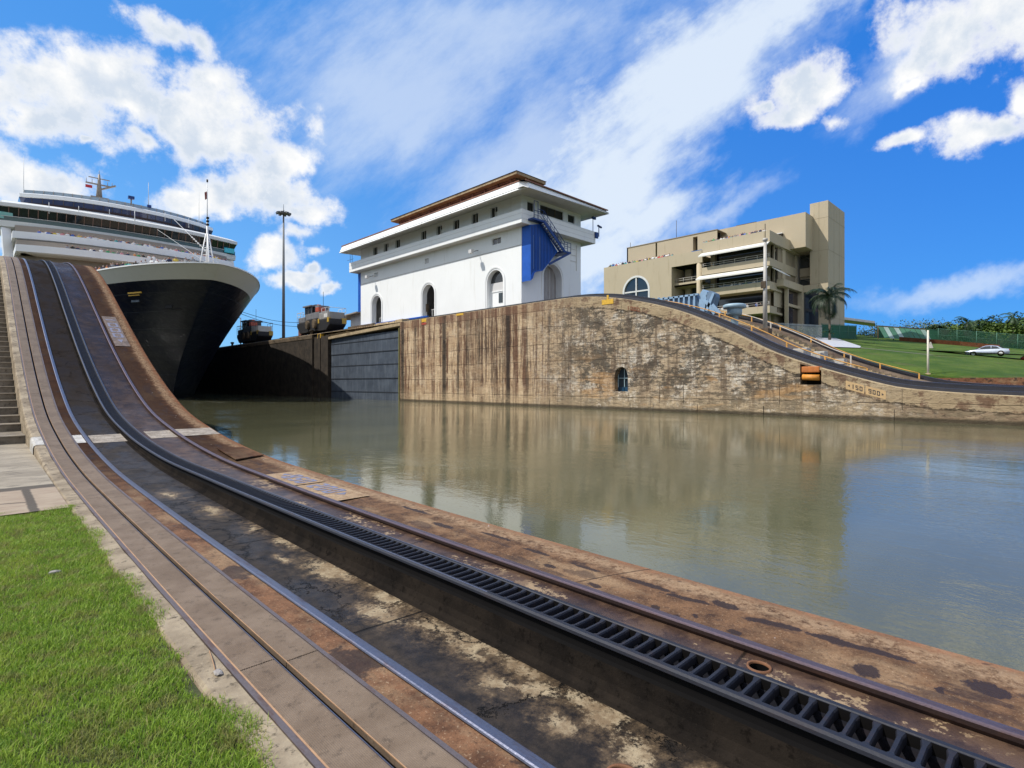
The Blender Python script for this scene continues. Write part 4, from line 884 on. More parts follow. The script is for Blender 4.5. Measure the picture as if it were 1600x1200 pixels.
# eaves: sloping soffit board, fascia, roof
E0 = 2.75
a, b, c, d = X0-E0, X1+1.7, YA-E0-.2, YB+1.5
zb, zf = 20.95, 21.35
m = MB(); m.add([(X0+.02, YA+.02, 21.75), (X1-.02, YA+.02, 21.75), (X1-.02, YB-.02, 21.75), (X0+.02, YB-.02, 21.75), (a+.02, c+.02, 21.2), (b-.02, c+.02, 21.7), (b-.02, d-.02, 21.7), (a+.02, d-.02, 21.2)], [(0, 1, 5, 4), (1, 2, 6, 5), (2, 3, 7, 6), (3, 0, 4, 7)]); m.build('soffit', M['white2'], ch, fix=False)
m = MB(); ZF = 22.02
m.add([(a, c+.8, 21.0), (a, d, 21.0), (a+.38, d-.3, ZF), (a+.38, c+1.0, ZF), (a+.8, c, 21.25), (b, c, 21.55), (b-.1, c+.45, 22.0), (a+1.1, c+.4, ZF), (b, d, 21.55), (b-.1, d-.3, 22.0), (a, c+.8, 21.2), (a+.8, c, 21.25)],
    [(0, 1, 2, 3), (4, 5, 6, 7), (0, 3, 7, 4), (5, 8, 9, 6), (1, 8, 9, 2)])
m.build('fascia', M['white'], ch)
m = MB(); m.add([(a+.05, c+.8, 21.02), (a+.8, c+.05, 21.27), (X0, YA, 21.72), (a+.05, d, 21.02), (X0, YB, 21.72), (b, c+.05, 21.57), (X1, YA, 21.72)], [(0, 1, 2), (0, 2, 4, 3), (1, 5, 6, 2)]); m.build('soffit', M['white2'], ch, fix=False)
def hip(a, b, c, d, z0, z1, ins, name, mat):
    m = MB(); m.add([(a, c, z0), (b, c, z0), (b, d, z0), (a, d, z0), (a+ins, c+ins, z1), (b-ins, c+ins, z1), (b-ins, d-ins, z1), (a+ins, d-ins, z1)], [(0, 1, 5, 4), (1, 2, 6, 5), (2, 3, 7, 6), (3, 0, 4, 7), (4, 5, 6, 7)]); return m.build(name, mat, ch)
hip(a+.30, b+.05, c+.25, d-.1, 22.035, 24.2, 4.9, 'roof', M['tile'])
m = MB(); m.box(a+.30, a+.40, c+.9, d-.1, 21.96, 22.1); m.box(a+.6, b+.05, c+.2, c+.3, 21.98, 22.1); m.build('roof_edge', M['tile'], ch)
ra, rb, rc, rd = 44.4, 49.4, 44.4, 70.8
m = MB(); m.box(ra+.9, rb-.9, rc+.9, rd-.9, 23.0, 25.55); m.build('clerestory', M['fdark2'], ch)
m = MB(); m.box(ra, rb, rc, rd, 25.45, 25.80); m.build('ridge_fascia', M['sand'], ch, bev=.03); hip(ra-.1, rb+.1, rc-.1, rd+.1, 25.803, 26.3, 2.2, 'ridge_roof', M['tile'])
m = MB(); y = rc+1.5
while y < rd: m.box(ra+.6, ra+.92, y, y+.18, 23.6, 25.4); y += 2.3
m.box(ra+.75, ra+.91, rc+1, rd-1, 25.2, 25.4); m.build('clerestory_posts', M['tile'], ch)
# fascia brackets, floodlights, conduit, base stripe
m = MB(); y = YA
while y < YB: m.box(X0-2.72, X0-2.6, y, y+.06, 21.0, 21.15); m.beam((X0-2.5, y, 21.25), (X0-2.35, y+.25, 21.6), .05, .05); y += 2.9
m.build('gutter_clips', M['fdark2'], ch)
MB().tube([(X0-.04, YA, 16.35), (X0-.04, YB, 16.45)], .03, 6).build('conduit', M['inner'], ch)
MB().tube([(X0-1.9, YA-2, 21.28), (X0-1.5, YB, 21.35)], .035, 6).build('conduit', M['tile'], ch)
for (y, z) in ((48.3, 16.6), (71.6, 16.9)):
    f_ = MB().beam((X0-1.0, y, z), (X0-.02, y, z+.35), .07, .07).build('floodlight', M['fdark2'], ch); MB().box(X0-1.25, X0-.85, y-.22, y+.28, z-.15, z+.25).build('lamp_head', M['inner'], f_)
MB().box(X0-.35, X0-.01, 58, YB+1.5, 9.0, 10.2).build('base_stripe', M['blue'], ch)
MB().box(X0+.1, X0+1.2, YB+.01, YB+1.0, 12.4, 18.2).build('end_screen', M['blue'], ch)
# blue steel stair enclosure on the near end
bx = MB(); yb = YA-1.35
poly = [(42.1, 18.2), (45.3, 18.9), (45.0, 18.2), (49.2, 15.9), (48.4, 15.6), (45.6, 13.4), (44.2, 13.35), (43.2, 13.1), (42.35, 12.3), (42.1, 12.9)]
poly = [(42.03, 18.24), (42.2, 18.26), (43.6, 18.6), (46.31, 16.11), (45.14, 14.86), (43.89, 13.63), (42.88, 13.42), (42.6, 13.2), (42.35, 12.6), (42.03, 12.35)]
bx.prism([(x, yb, z) for x, z in poly], (0, 1.3, 0)); se = bx.build('stair_screen', M['blue'], ch)
m = MB()
for k in range(17):
    x = 42.06+k*.235
    zt_ = 17.9+min(1, max(0, x-41.1)/2.5)*.6 if x < 43.6 else 18.5-(x-43.6)*.93; zb_ = 12.4 if x < 41.6 else (12.45+(x-41.6)*.98 if x < 42.3 else 13.25+max(0, x-42.3)*.28+max(0, (x-43.9))*.72)
    m.box(x, x+.07, yb-.045, yb-.002, zb_+.1, zt_)
m.build('screen_ribs', M['blued'], se)
m = MB()
for x in (42.35, 43.35): m.box(x, x+.05, yb-.055, yb-.047, 13.6, 17.2)
m.build('screen_strips', simple('pale_blue_glint', (.15, .25, .45), .4), se)
stp = MB(); rl = MB(); K = 12
sx0, sz0, sx1, sz1 = 43.4, 18.75, 46.8, 16.1; ys_ = YA-1.95
stp.beam((sx0, ys_, sz0), (sx1, ys_, sz1), .08, .34); stp.beam((sx0, ys_+.55, sz0), (sx1, ys_+.55, sz1), .08, .30)
stp.box(41.7, 43.5, ys_-.05, YA-1.26, 18.6, 18.8); stp.box(46.7, 47.9, ys_-.05, YA-.02, 16.0, 16.18); stp.beam((47.6, ys_, 16.0), (44.9, ys_+.6, 14.5), .1, .24)
stp.build('stair_frame', M['blued'], ch)
m = MB(); [m.box(sx0+(sx1-sx0)*k/K-.06, sx0+(sx1-sx0)*k/K+.28, ys_+.04, ys_+.5, sz0+(sz1-sz0)*k/K-.03, sz0+(sz1-sz0)*k/K+.03) for k in range(K)]; m.build('treads', simple('sunlit_tread', (.45, .48, .5), .5), ch)
for o in (0, .55):
    rl.tube([(42.5, ys_+o, 19.85), (43.4, ys_+o, 19.85), (sx1, ys_+o, sz1+1.05), (47.9, ys_+o, sz1+1.05)], .035, 6); rl.tube([(42.5, ys_+o, 19.4), (43.4, ys_+o, 19.4), (sx1, ys_+o, sz1+.6), (47.9, ys_+o, sz1+.6)], .025, 6)
for k in range(9): x = 43.4+(4.5)*k/8; z = max(sz1, sz0+(sz1-sz0)*(x-43.4)/3.4); rl.tube([(x, ys_, z), (x, ys_, z+1.1)], .03, 6)
rl.tube([(42.5, ys_, 18.8), (42.5, ys_, 20.6)], .04, 6); rl.tube([(41.9, ys_, 18.8), (41.9, ys_, 20.6)], .04, 6); rl.tube([(41.9, ys_, 20.6), (42.5, ys_, 20.6)], .03, 6)
rl.build('handrail', M['blued'], ch)
m = MB(); [m.box(50.2, 51.3, YA-.05, YA-.01, z, z+.06) for z in (15.9, 16.6, 17.3)]; m.box(51.25, 51.35, YA-.06, YA-.01, 14.9, 17.9); m.build('wall_ladder', M['white2'], ch)
m = MB(); m.tube([(53.1, YA-1.1, 19.7), (53.1, YA-1.1, 21.4)], .04, 6); m.box(52.95, 53.6, YA-1.2, YA-1.0, 21.2, 21.45); m.tube([(54.0, YA-1.3, 19.2), (54.0, YA-1.3, 20.4)], .05, 6); m.tube([(53.8, YA-1.3, 20.5), (54.5, YA-1.3, 20.4)], .12, 8); m.box(53.2, 53.7, YA-1.45, YA-1.27, 18.9, 19.6); m.build('camera_bracket', M['blued'], ch)
m = MB(); [m.tube([(X0-1.1, YB+.6+k, 19.6), (X0-1.1, YB+.6+k, 20.9)], .03, 5) for k in (0, .6)]; m.tube([(X0-1.1, YB+.2, 20.2), (X0-1.1, YB+2.2, 20.2)], .02, 5); m.build('aerials', M['fdark2'], ch)

# ------------------------------------------------------------------ tan visitor building
TX = 100.0
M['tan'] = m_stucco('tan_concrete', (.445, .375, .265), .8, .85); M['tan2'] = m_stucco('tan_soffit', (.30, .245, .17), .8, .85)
vc = thing('visitor_building', 'large tan concrete terraced building with balconies, white awnings and a tall blank tower', 'building', (106, 50, 10))
ms = MB(); gl = []
# left block (arched window wall)
lw = panel(56.4, 72.6, 9, 27.1, lambda u: (TX, u), (1, 0), [(61.1, 67.6, 12, 24.15, 3.25, .3)]); lw.build('front_wall', M['tan'], vc, fix=False)
panel(TX, 118, 9, 27.1, lambda u: (u, 72.6), (0, -1), []).build('side_wall', M['tan'], vc, fix=False)
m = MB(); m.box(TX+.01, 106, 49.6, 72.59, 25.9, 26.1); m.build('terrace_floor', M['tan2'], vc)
m = MB(); m.box(TX, TX+.35, 49.6, 56.4, 24.75, 27.1); m.build('terrace_beam', M['tan'], vc)
# arched window
aw = MB(); uc, r = 64.35, 3.2
aw.add([(TX+.25, uc-r, 12), (TX+.25, uc+r, 12)]+[(TX+.25, uc+r*math.cos(math.pi*k/20), 20.9+r*math.sin(math.pi*k/20)) for k in range(21)], [tuple(range(23))])
awo = aw.build('arched_window', M['glassd'], vc, fix=False)
m = MB(); m.box(TX+.02, TX+.24, uc-.14, uc+.14, 12, 24.1); m.box(TX+.03, TX+.235, uc-r, uc+r, 20.75, 21.05); m.box(TX+.03, TX+.235, uc-r, uc+r, 17.9, 18.2)
K = 24
for k in range(K):
    t0, t1 = math.pi*k/K, math.pi*(k+1)/K
    p = lambda t, rr: (uc+rr*math.cos(t), 20.9+rr*math.sin(t))
    q = [p(t0, r-.28), p(t0, r+.12), p(t1, r+.12), p(t1, r-.28)]; m.prism([(TX-.06, a, b) for a, b in q], (.3, 0, 0))
m.box(TX-.06, TX+.24, uc-r-.12, uc-r+.28, 12, 20.9); m.box(TX-.06, TX+.24, uc+r-.28, uc+r+.12, 12, 20.9); m.build('frame', M['wframe'], awo)
# recessed bay with floors
m = MB(); m.box(TX+.0, TX+8, 56.1, 56.39, 9, 24.75); m.box(TX+1.2, TX+1.6, 49.8, 56.1, 20.9, 21.6); m.box(TX+1.2, TX+1.6, 49.8, 56.1, 15.6, 16.5); m.box(TX+1.2, TX+8, 49.8, 56.1, 20.9, 21.2); m.box(TX+4.2, TX+5.0, 54.2, 55.4, 9, 24.7); m.build('bay_slabs', M['tan'], vc)
MB().tube([(TX+.6, 50.4, 9), (TX+.6, 50.4, 24.75)], .6, 20).build('round_column', M['tan'], vc)
m = MB(); m.box(TX+5.2, TX+5.3, 44, 60, 9, 26.0); m.build('bay_glazing', M['glassg'], vc)
m = MB(); [m.tube([(TX+1.3, 50.2, z), (TX+1.3, 56, z)], .05, 5) for z in (22.1, 22.5)]; [m.tube([(TX+1.3, y, 21.6), (TX+1.3, y, 22.5)], .05, 5) for y in (50.6, 52.4, 54.2, 55.8)]; m.build('balcony_rail', gp, vc)
# right block: projecting balconies
RY0, RY1 = 37.1, 49.7
m = MB(); m.box(TX, 117.2, RY0, RY1, 26.5, 27.0); m.box(TX, TX+.4, RY0, RY1, 27.0, 28.45); m.box(TX+.4, 117.2, RY0, RY0+.4, 27.0, 28.45); m.build('roof_parapet', M['tan'], vc)
m = MB()
for z0, z1 in ((22.25, 23.65), (18.1, 19.5), (13.95, 15.2)):
    m.box(TX, TX+.35, RY0+.0, RY1, z0, z1); m.box(TX+.35, TX+6, RY0+.0, RY1, z0, z0+.35); m.box(TX+.35, TX+3.4, RY0, RY0+.35, z0+.35, z1)
m.build('balcony_parapet', M['tan'], vc)
m = MB()
for z in (15.2, 19.5, 23.65):
    for dz_ in (.38, .75): m.tube([(TX+.17, RY0+.1, z+dz_), (TX+.17, RY1, z+dz_)], .045, 5)
    for k in range(7): y = RY0+.2+k*2.03; m.tube([(TX+.17, y, z), (TX+.17, y, z+.78)], .05, 5)
m.build('balcony_rail', gp, vc)
m = MB(); m.box(TX+3.1, TX+3.35, RY0+1.6, RY1-1, 15, 26.5); m.build('balcony_glazing', M['glassd'], vc)
m = MB(); 
for y in (RY1-1.6, RY0+.9): m.box(TX+2.2, TX+3.0, y, y+.9, 9, 26.5)
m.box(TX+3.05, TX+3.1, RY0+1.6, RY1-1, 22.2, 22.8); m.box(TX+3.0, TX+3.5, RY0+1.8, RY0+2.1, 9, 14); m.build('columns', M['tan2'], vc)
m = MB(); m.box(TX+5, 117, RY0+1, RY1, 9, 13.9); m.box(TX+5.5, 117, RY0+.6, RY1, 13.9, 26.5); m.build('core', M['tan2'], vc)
m = MB(); [m.box(TX+3.6, TX+3.7, y, y+.12, 15.2, 26.5) for y in frange(RY0+2, RY1-1.2, 1.7)]; m.build('mullions', M['fdark2'], vc)
# side facade facing the camera's right
sh_ = []
for z0, z1 in ((23.8, 26.4), (19.7, 22.2)): sh_ += [(103.4, 107.2, z0, z1, 0, .5), (108.7, 114.4, z0, z1, 0, .5)]
panel(102.9, 117.2, 15.4, 26.5, lambda u: (u, RY0+.36), (0, 1), sh_).build('side_wall', M['tan'], vc, fix=False)
for h in sh_: MB().box(h[0], h[1], RY0+.8, RY0+.85, h[2], h[3]).build('window', M['glassd'], vc)
m = MB(); m.box(103.2, 114.6, 35.9, 37.08, 18.9, 20.2); m.box(113.6, 114.6, 33.4, 35.88, 18.9, 20.2); m.build('porch_beam', M['tan'], vc)
m = MB(); m.box(113.0, 114.2, 35.9, 37.0, 9, 18.9); m.box(106.2, 106.6, 36.2, 36.8, 9, 18.9); m.box(106.6, 113.0, 36.3, 36.7, 15.7, 16.2); m.build('porch_columns', M['tan'], vc)
MB().box(106.7, 113, 36.75, 36.8, 9, 18.9).build('porch_glazing', simple('brown_tinted_glass', (.035, .022, .022), .08, 0, .4, .4, spec=.8), vc); MB().box(113.9, 114.0, 33.4, 35.9, 9, 18.9).build('porch_glazing', simple('blue_tinted_glass', (.02, .03, .05), .05, 0, .4, .4, spec=.9), vc)
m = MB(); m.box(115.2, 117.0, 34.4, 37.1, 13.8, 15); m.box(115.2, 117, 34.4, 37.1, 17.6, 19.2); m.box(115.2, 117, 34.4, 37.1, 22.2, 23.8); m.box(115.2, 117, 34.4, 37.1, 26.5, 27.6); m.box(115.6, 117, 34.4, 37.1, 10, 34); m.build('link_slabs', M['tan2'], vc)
for z in (15.1, 19.3, 23.9): MB().box(115.3, 115.5, 34.5, 37.05, z, z+2.4).build('link_glazing', M['glassd'], vc)
# upper block, tower
m = MB(); m.box(110, 118, 34.4, 52, 26.8, 33.2); m.build('upper_block', M['tan'], vc)
panel(49.42, 70.6, 25.9, 32.1, lambda u: (106, u), (1, 0), [(53.6, 54.6, 27.6, 31.6, 0, 1.5), (50.4, 52.2, 27.2, 30.2, 0, 1.5), (62.9, 63.3, 29.0, 32.0, 0, .3)]).build('upper_wall', M['tan'], vc, fix=False)
MB().box(106, 118, 70.3, 70.6, 25.9, 32.1).build('upper_wall', M['tan'], vc); MB().box(107.6, 107.7, 49.5, 60, 26, 31.9).build('upper_glazing', M['glassd'], vc)
MB().box(105.9, 118, 49.4, 70.6, 32.11, 32.25).build('roof', M['tan2'], vc)
tw = MB(); tw.box(114, 124.6, 31.75, 34.9, 9, 35.7); tw.build('tower', M['tan'], vc, bev=.03)
m = MB(); [m.box(113.985, 124.62, 31.735, 34.9, z, z+.05) for z in (14, 20.3, 26.5, 32.6)]; [m.box(113.985, 114.0, y, y+.05, 9, 35.7) for y in (33.3,)]; [m.box(x, x+.05, 31.735, 31.75, 9, 35.7) for x in (117.5, 121)]; m.build('board_lines', M['tan2'], vc)
m = MB(); m.box(109.4, 110, 38.4, 40.2, 29.2, 29.9); m.build('wall_unit', M['fdark'], vc); MB().box(109.3, 110, 38.3, 40.3, 29.9, 30.05).build('wall_unit_hood', M['wframe'], vc)
# awnings
awm = simple('white_canvas', (.66, .64, .58), .7, 0, .2, 1)
for z, y0_, y1_ in ((26.45, RY0, RY1), (22.1, RY0+.2, RY1+.5)):
    m = MB(); m.add([(TX-.02, y0_, z), (TX-.02, y1_, z), (TX-1.5, y1_, z-.75), (TX-1.5, y0_, z-.75), (TX-.02, y0_, z-.08), (TX-.02, y1_, z-.08), (TX-1.5, y1_, z-1.0), (TX-1.5, y0_, z-1.0)], [(0, 1, 2, 3), (4, 7, 6, 5), (3, 2, 6, 7), (0, 3, 7, 4), (1, 5, 6, 2)]); m.build('awning', awm, vc)
m = MB(); m.add([(101, RY0, 22.1), (104.6, RY0, 22.1), (105.4, RY0-1.6, 20.9), (101.8, RY0-1.6, 20.9), (101, RY0, 22.0), (104.6, RY0, 22.0), (105.4, RY0-1.6, 20.8), (101.8, RY0-1.6, 20.8)], [(0, 1, 2, 3), (4, 7, 6, 5), (2, 1, 5, 6), (3, 2, 6, 7), (0, 3, 7, 4)]); m.build('awning', awm, vc)
m = MB(); m.add([(101, RY0, 26.45), (103.4, RY0, 26.45), (103.6, RY0-1.0, 25.7), (101.4, RY0-1.0, 25.7), (103.4, RY0, 26.3), (103.6, RY0-1.0, 25.5)], [(0, 1, 2, 3), (1, 4, 5, 2)]); m.build('awning', M['tan'], vc)
m = MB(); m.tube([(106.5, 70, 32.2), (106.5, 70, 33.4)], .05, 5); m.tube([(106.5, 58.6, 32.2), (106.5, 58.6, 36)], .05, 5); m.tube([(114.4, 36, 27), (114.4, 36, 34.5)], .05, 5); m.box(112, 113, 44.2, 48.2, 33.1, 33.9); m.build('roof_aerials', M['fdark2'], vc)
MB().box(TX+1.5, TX+2, 50.4, 52.6, 27.2, 27.6).build('roof_sunshade', simple('blue_sunshade', (.02, .12, .35), .5), vc)
# ------------------------------------------------------------------ cruise ship
XC = 20.0
def stem(z): return 87.6-20.6*max(0, (z+.6)/15.6)**1.5
def hb(y, z):
    f = min(1, max(0, (z+.6)/15.6)); g_ = f**.8; d = max(0, y-stem(z)); return 16.1*(1-math.exp(-(d/(30-12.5*g_))**(1.1-.38*g_)))
def m_hull():
    m, n = newmat('navy_hull_paint'); p = n.pos(); x, y, z = n.xyz(p)
    a = n.noise(p, .25, 5, .6); f = n.noise(p, 1.8, 6, .7, st=(1, 1, .25), off=4.); s = ((z*.52+.1).fract()-.5).abs().step(.012, .004); s2 = ((y*.21).fract()-.5).abs().step(.012, .004)
    dent = n.noise(p, .55, 3, .5, off=11., st=(.6, .8, 1.2))
    c = n.mix(a.step(.3, .7), (.0065, .0095, .021), (.011, .015, .030)); c = n.mix((f-.5).step(0, .14)*.6, c, (.035, .037, .045)); c = n.mix(s.max(s2)*.55, c, (.030, .034, .052))
    c = n.mix(z.step(1.6, -.4)*.7, c, (.012, .011, .011))
    n.out(c, f*.25+.20, h=dent*1.0+f*.05+s*-.1, hd=.16, spec=.26); return m
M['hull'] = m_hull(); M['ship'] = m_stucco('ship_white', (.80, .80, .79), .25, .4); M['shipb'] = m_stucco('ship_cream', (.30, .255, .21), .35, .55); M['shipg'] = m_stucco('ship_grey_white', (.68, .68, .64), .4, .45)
M['bglass'] = simple('bridge_glass', (.012, .020, .022), .10, 0, .4, .25, spec=.7); M['uglass'] = simple('blue_band_glass', (.035, .05, .12), .08, 0, .25, .2, spec=.9); M['rglass'] = simple('teal_rail_glass', (.03, .075, .07), .25, 0, .5, .3, spec=.7)
M['brown'] = simple('brown_mullion', (.22, .13, .09), .6)
sh = thing('cruise_ship', 'huge dark-hulled cruise ship with white decks, filling the lock chamber bow first', 'cruise ship', (XC, 100, -.6))
def zb(y): return 13.5
def hullgrid(zs, mat, name, off=0):
    m = MB(); K = 64
    for z in zs:
        s0 = stem(z); row = [(s0+(232-s0)*(k/K)**2.4) for k in range(K+1)]
        for side in (-1, 1):
            zz = [(-.6+(z+.6)*(zb(y)+.6)/13.7 if z > -.6 else z) if name == 'hull' else zb(y)+(15-zb(y))*(z-13.1)/1.9 for y in row]; yy = [y-stem(z)+stem(q) for y, q in zip(row, zz)]; m.v += [(XC+side*(hb(a, q)+off), a, q) for a, q in zip(yy, zz)]
    w_ = 2*(K+1)
    for j in range(len(zs)-1):
        for sd in (0, 1):
            for k in range(K):
                a = j*w_+sd*(K+1)+k; m.f.append((a, a+1, a+1+w_, a+w_) if sd else (a, a+w_, a+1+w_, a+1)); m.sm.append(True)
    return m.build(name, mat, sh, fix=False)
hullgrid([-2.5]+frange(-.6, 13.1, .7), M['hull'], 'hull')
hullgrid([13.1, 13.7, 14.3, 14.9, 15.0], M['shipg'], 'bulwark')
m = MB(); K = 64; s0 = stem(15); row = [(s0+(232-s0)*(k/K)**2.4) for k in range(K+1)]       # cap rail and fore deck
for side in (-1, 1):
    pts = [(XC+side*hb(y, 15), y, 15.03) for y in row]
    for a, b in zip(pts, pts[1:]): m.quad(a, b, (b[0]-side*min(.35, hb(b[1], 15)), b[1], b[2]), (a[0]-side*min(.35, hb(a[1], 15)), a[1], a[2])); m.quad(a, b, (b[0], b[1], 14.88), (a[0], a[1], 14.88))
m.build('cap_rail', M['ship'], sh, fix=False)
m = MB(); pts = [(XC+hb(y, 14), y, 14.0) for y in row]+[(XC-hb(y, 14), y, 14.0) for y in reversed(row)]; m.add(pts, [tuple(range(len(pts)))]); m.build('fore_deck', simple('teak_deck', (.25, .17, .10), .7), sh, fix=False)
def hpt(px, z, side):
    lo = stem(z); y = lo
    best = None
    for k in range(1, 1500):
        y = lo+k*.02; x = XC+side*hb(y, z); d = x*SN+y*CS; q = 800+F*(x*CS-y*SN)/d
        if best is None or abs(q-px) < best[0]: best = (abs(q-px), x, y)
    return best[1], best[2]
def hz_(px, py, side):
    z = 10
    for _ in range(12): x, y = hpt(px, z, side); z = 1.5+(Y0-py)/F*(x*SN+y*CS)
    return x, y, z
def decal(px, py, side, w_, h, name, mat):
    x, y, z = hz_(px, py, side); g1 = Vector((XC+side*hb(y+.3, z)-x, .3, 0)).normalized(); MB().beam(Vector((x, y, z))-g1*w_/2+Vector((side*.02, 0, 0)), Vector((x, y, z))+g1*w_/2+Vector((side*.02, 0, 0)), .12, h).build(name, mat, sh)
decal(211, 457.5, -1, 2.2, .18, 'draught_mark', M['yel']); decal(210, 461.5, -1, 1.8, .12, 'draught_mark', M['yel']); decal(264, 478, -1, .9, .55, 'hawse_hole', M['dark']); decal(268, 483.5, -1, 2.6, .08, 'rubbing_strake', M['dark'])
decal(212, 470, -1, 1.3, .35, 'fairlead', M['gate'])
for (px, py) in ((372, 472), (381, 488)):
    try: decal(px, py, 1, 1.0, .35, 'fairlead', M['dark'])
    except Exception: pass
def yc(x, y0, bulge, half): return y0+bulge*(min(1.2, abs(x-XC)/half))**2.3
def band(name, mat, half, y0, bulge, prof, seg=48, back=60, corner=0):   # prof: [(dy, z)] extruded along a bowed front, with side returns
    m = MB(); xs = [XC-half+2*half*k/seg for k in range(seg+1)]; pl = [(XC-half, y0+bulge+back)]+[(x, yc(x, y0, bulge, half)) for x in xs]+[(XC+half, y0+bulge+back)]
    for i, (x, y) in enumerate(pl):
        nx = 0 if 0 < i < len(pl)-1 else 0
        for dy_, z in prof: m.v.append((x+(-dy_ if i in (0, 1) else dy_ if i >= len(pl)-2 else 0)*-1 if i in (0, 1, len(pl)-1, len(pl)-2) else x, y+dy_ if i not in (0, len(pl)-1) else y, z))
    k = len(prof); m.f = [(i*k+j, (i+1)*k+j, (i+1)*k+j+1, i*k+j+1) for i in range(len(pl)-1) for j in range(k-1)]; m.sm = [False]*len(m.f); return m.build(name, mat, sh)
# superstructure, from below
band('deck_wall', M['shipb'], 15.2, 107.5, 3, [(0, 14), (0, 23.0)]); band('deck_front', M['ship'], 15.4, 104.5, 3, [(.5, 20.6), (0, 20.75), (0, 21.75), (.25, 21.8), (.25, 20.65), (3.2, 20.65)])
band('deck_wall', M['shipb'], 15.2, 111.5, 3, [(0, 19), (0, 26.0)]); band('deck_front', M['ship'], 15.6, 108.5, 3, [(.9, 23.2), (0, 23.4), (0, 24.45), (.25, 24.5), (.25, 23.3), (3.2, 23.3)])
band('bridge_base', M['shipg'], 17.1, 112.6, 2.6, [(3, 25.3), (.8, 25.45), (.05, 25.7), (0, 26.6), (.3, 26.65), (.6, 26.62)], back=7)
band('bridge_windows', M['bglass'], 17.0, 113.1, 2.6, [(.55, 26.6), (-.35, 28.85)], back=6)
band('bridge_roof', M['shipg'], 17.4, 112.6, 2.6, [(.3, 28.75), (0, 28.8), (0, 29.35), (1.4, 29.9), (3.6, 30.5), (12, 30.8)], back=7)
band('upper_wall', M['ship'], 14.2, 116.4, 4.2, [(-.4, 30.35), (-.1, 30.7)]); band('upper_windows', M['uglass'], 14.2, 116.3, 4.2, [(.1, 30.7), (-.25, 31.95)])
band('upper_lower_band', simple('dark_window_base', (.03, .012, .012), .3), 14.22, 116.25, 4.2, [(0, 30.72), (-.05, 31.1)])
band('upper_roof', M['ship'], 14.4, 115.9, 4.2, [(.3, 31.9), (0, 31.95), (0, 32.5), (.5, 32.7), (14, 32.8)])
m = MB(); m.box(XC-14.1, XC+14.1, 128, 200, 14, 32.6); m.box(XC-15.9, XC+15.9, 118, 215, 14, 25.3); m.build('superstructure', M['ship'], sh)
# mullions, rails
m = MB()
for k in range(1, 30):
    x = XC-17+k*34/30; y = yc(x, 113.1, 2.6, 17); m.beam((x, y+.48, 26.6), (x, y-.42, 28.85), .10, .10)
m.box(XC-16.9, XC+16.9, 119.9, 120, 28.8, 28.9); m.build('window_mullions', M['brown'], sh)
m = MB(); 
for k in range(1, 22): x = XC-14.2+k*28.4/22; y = yc(x, 116.3, 4.2, 14.2); m.beam((x, y+.06, 30.75), (x, y-.29, 31.95), .06, .06)
m.build('window_mullions', M['fdark2'], sh)
band('glass_rail', M['rglass'], 17.0, 112.7, 2.6, [(0, 26.6), (0, 27.25)], back=0.1)
band('hand_rail', M['wframe'], 17.0, 112.6, 2.6, [(0, 27.25), (-.04, 27.33), (0.04, 27.33), (.04, 27.25)], back=.1)
band('top_glass_rail', simple('pale_rail_glass', (.25, .32, .38), .15, 0, .3, .3), 13.8, 117.2, 4.2, [(0, 32.7), (0, 33.5)], back=30)
m = MB()
for k in range(24): x = XC-13.8+k*27.6/23; y = yc(x, 117.15, 4.2, 13.8); m.tube([(x, y, 32.6), (x, y, 33.55)], .04, 5)
m.build('rail_posts', M['shipb'], sh)
MB().box(XC-16.9, XC-15.4, 115.1, 116.0, 26.9, 27.9).build('wing_console', simple('lit_teal_console', (.20, .45, .38), .4), sh)
MB().box(XC+14.8, XC+16.6, 114.4, 115.4, 26.8, 27.7).build('wing_console', simple('cyan_console', (.05, .45, .55), .4), sh)
for a_, b_, w_ in ((-16.2, -15.6, 1.1), (-14.6, -15.3, .35), (16.2, 15.6, 1.1)): m = MB(); m.beam((XC+a_, 115.5, 25.5), (XC+b_, 113.2, 14), w_, .5); m.build('wing_bracket', M['ship'], sh)
for (x, y, z) in ((17.5, 107.45, 21.4), (12, 108.1, 21.4), (19, 107.4, 18.9), (15.2, 107.6, 18.9)): MB().box(x-.9, x+.9, y-.14, y-.02, z+.3, z+.95).build('deck_window', M['glassd'], sh)
# main radar mast and aerials on the monkey island
q = aY(155, 311, 119.5)
ms_ = MB(); b = Vector(q); ms_.tube([b, b+Vector((0, 0, 2.4)), b+Vector((0, 0, 4.3))], [.50, .30, .14], 8); ms_.box(b.x-1.9, b.x+1.9, b.y-.15, b.y+.15, b.z+2.4, b.z+2.6); ms_.beam(b+Vector((0, 0, 1.6)), b+Vector((2.3, -.6, 2.7)), .3, .25); ms_.box(b.x-1.5, b.x+1.5, b.y-.1, b.y+.1, b.z+3.5, b.z+3.62); ms_.box(b.x-1.3, b.x+1.3, b.y-.9, b.y+.9, b.z-.2, b.z+.15)
for dx_ in (-1.8, -1, 1.2, 1.85): ms_.tube([b+Vector((dx_, 0, 2.6)), b+Vector((dx_, 0, 3.3))], .04, 4)
ms_.tube([b+Vector((0, 0, 4.2)), b+Vector((0, 0, 5.0))], .04, 4); ms_.build('radar_mast', M['shipb'], sh)
m = MB(); c0 = b+Vector((-1.9, -.2, 1.6)); m.box(c0.x-.05, c0.x+.9, c0.y, c0.y+.03, c0.z, c0.z+.5); m.build('signal_flag', simple('red_signal_flag', (.55, .03, .04), .7), sh)
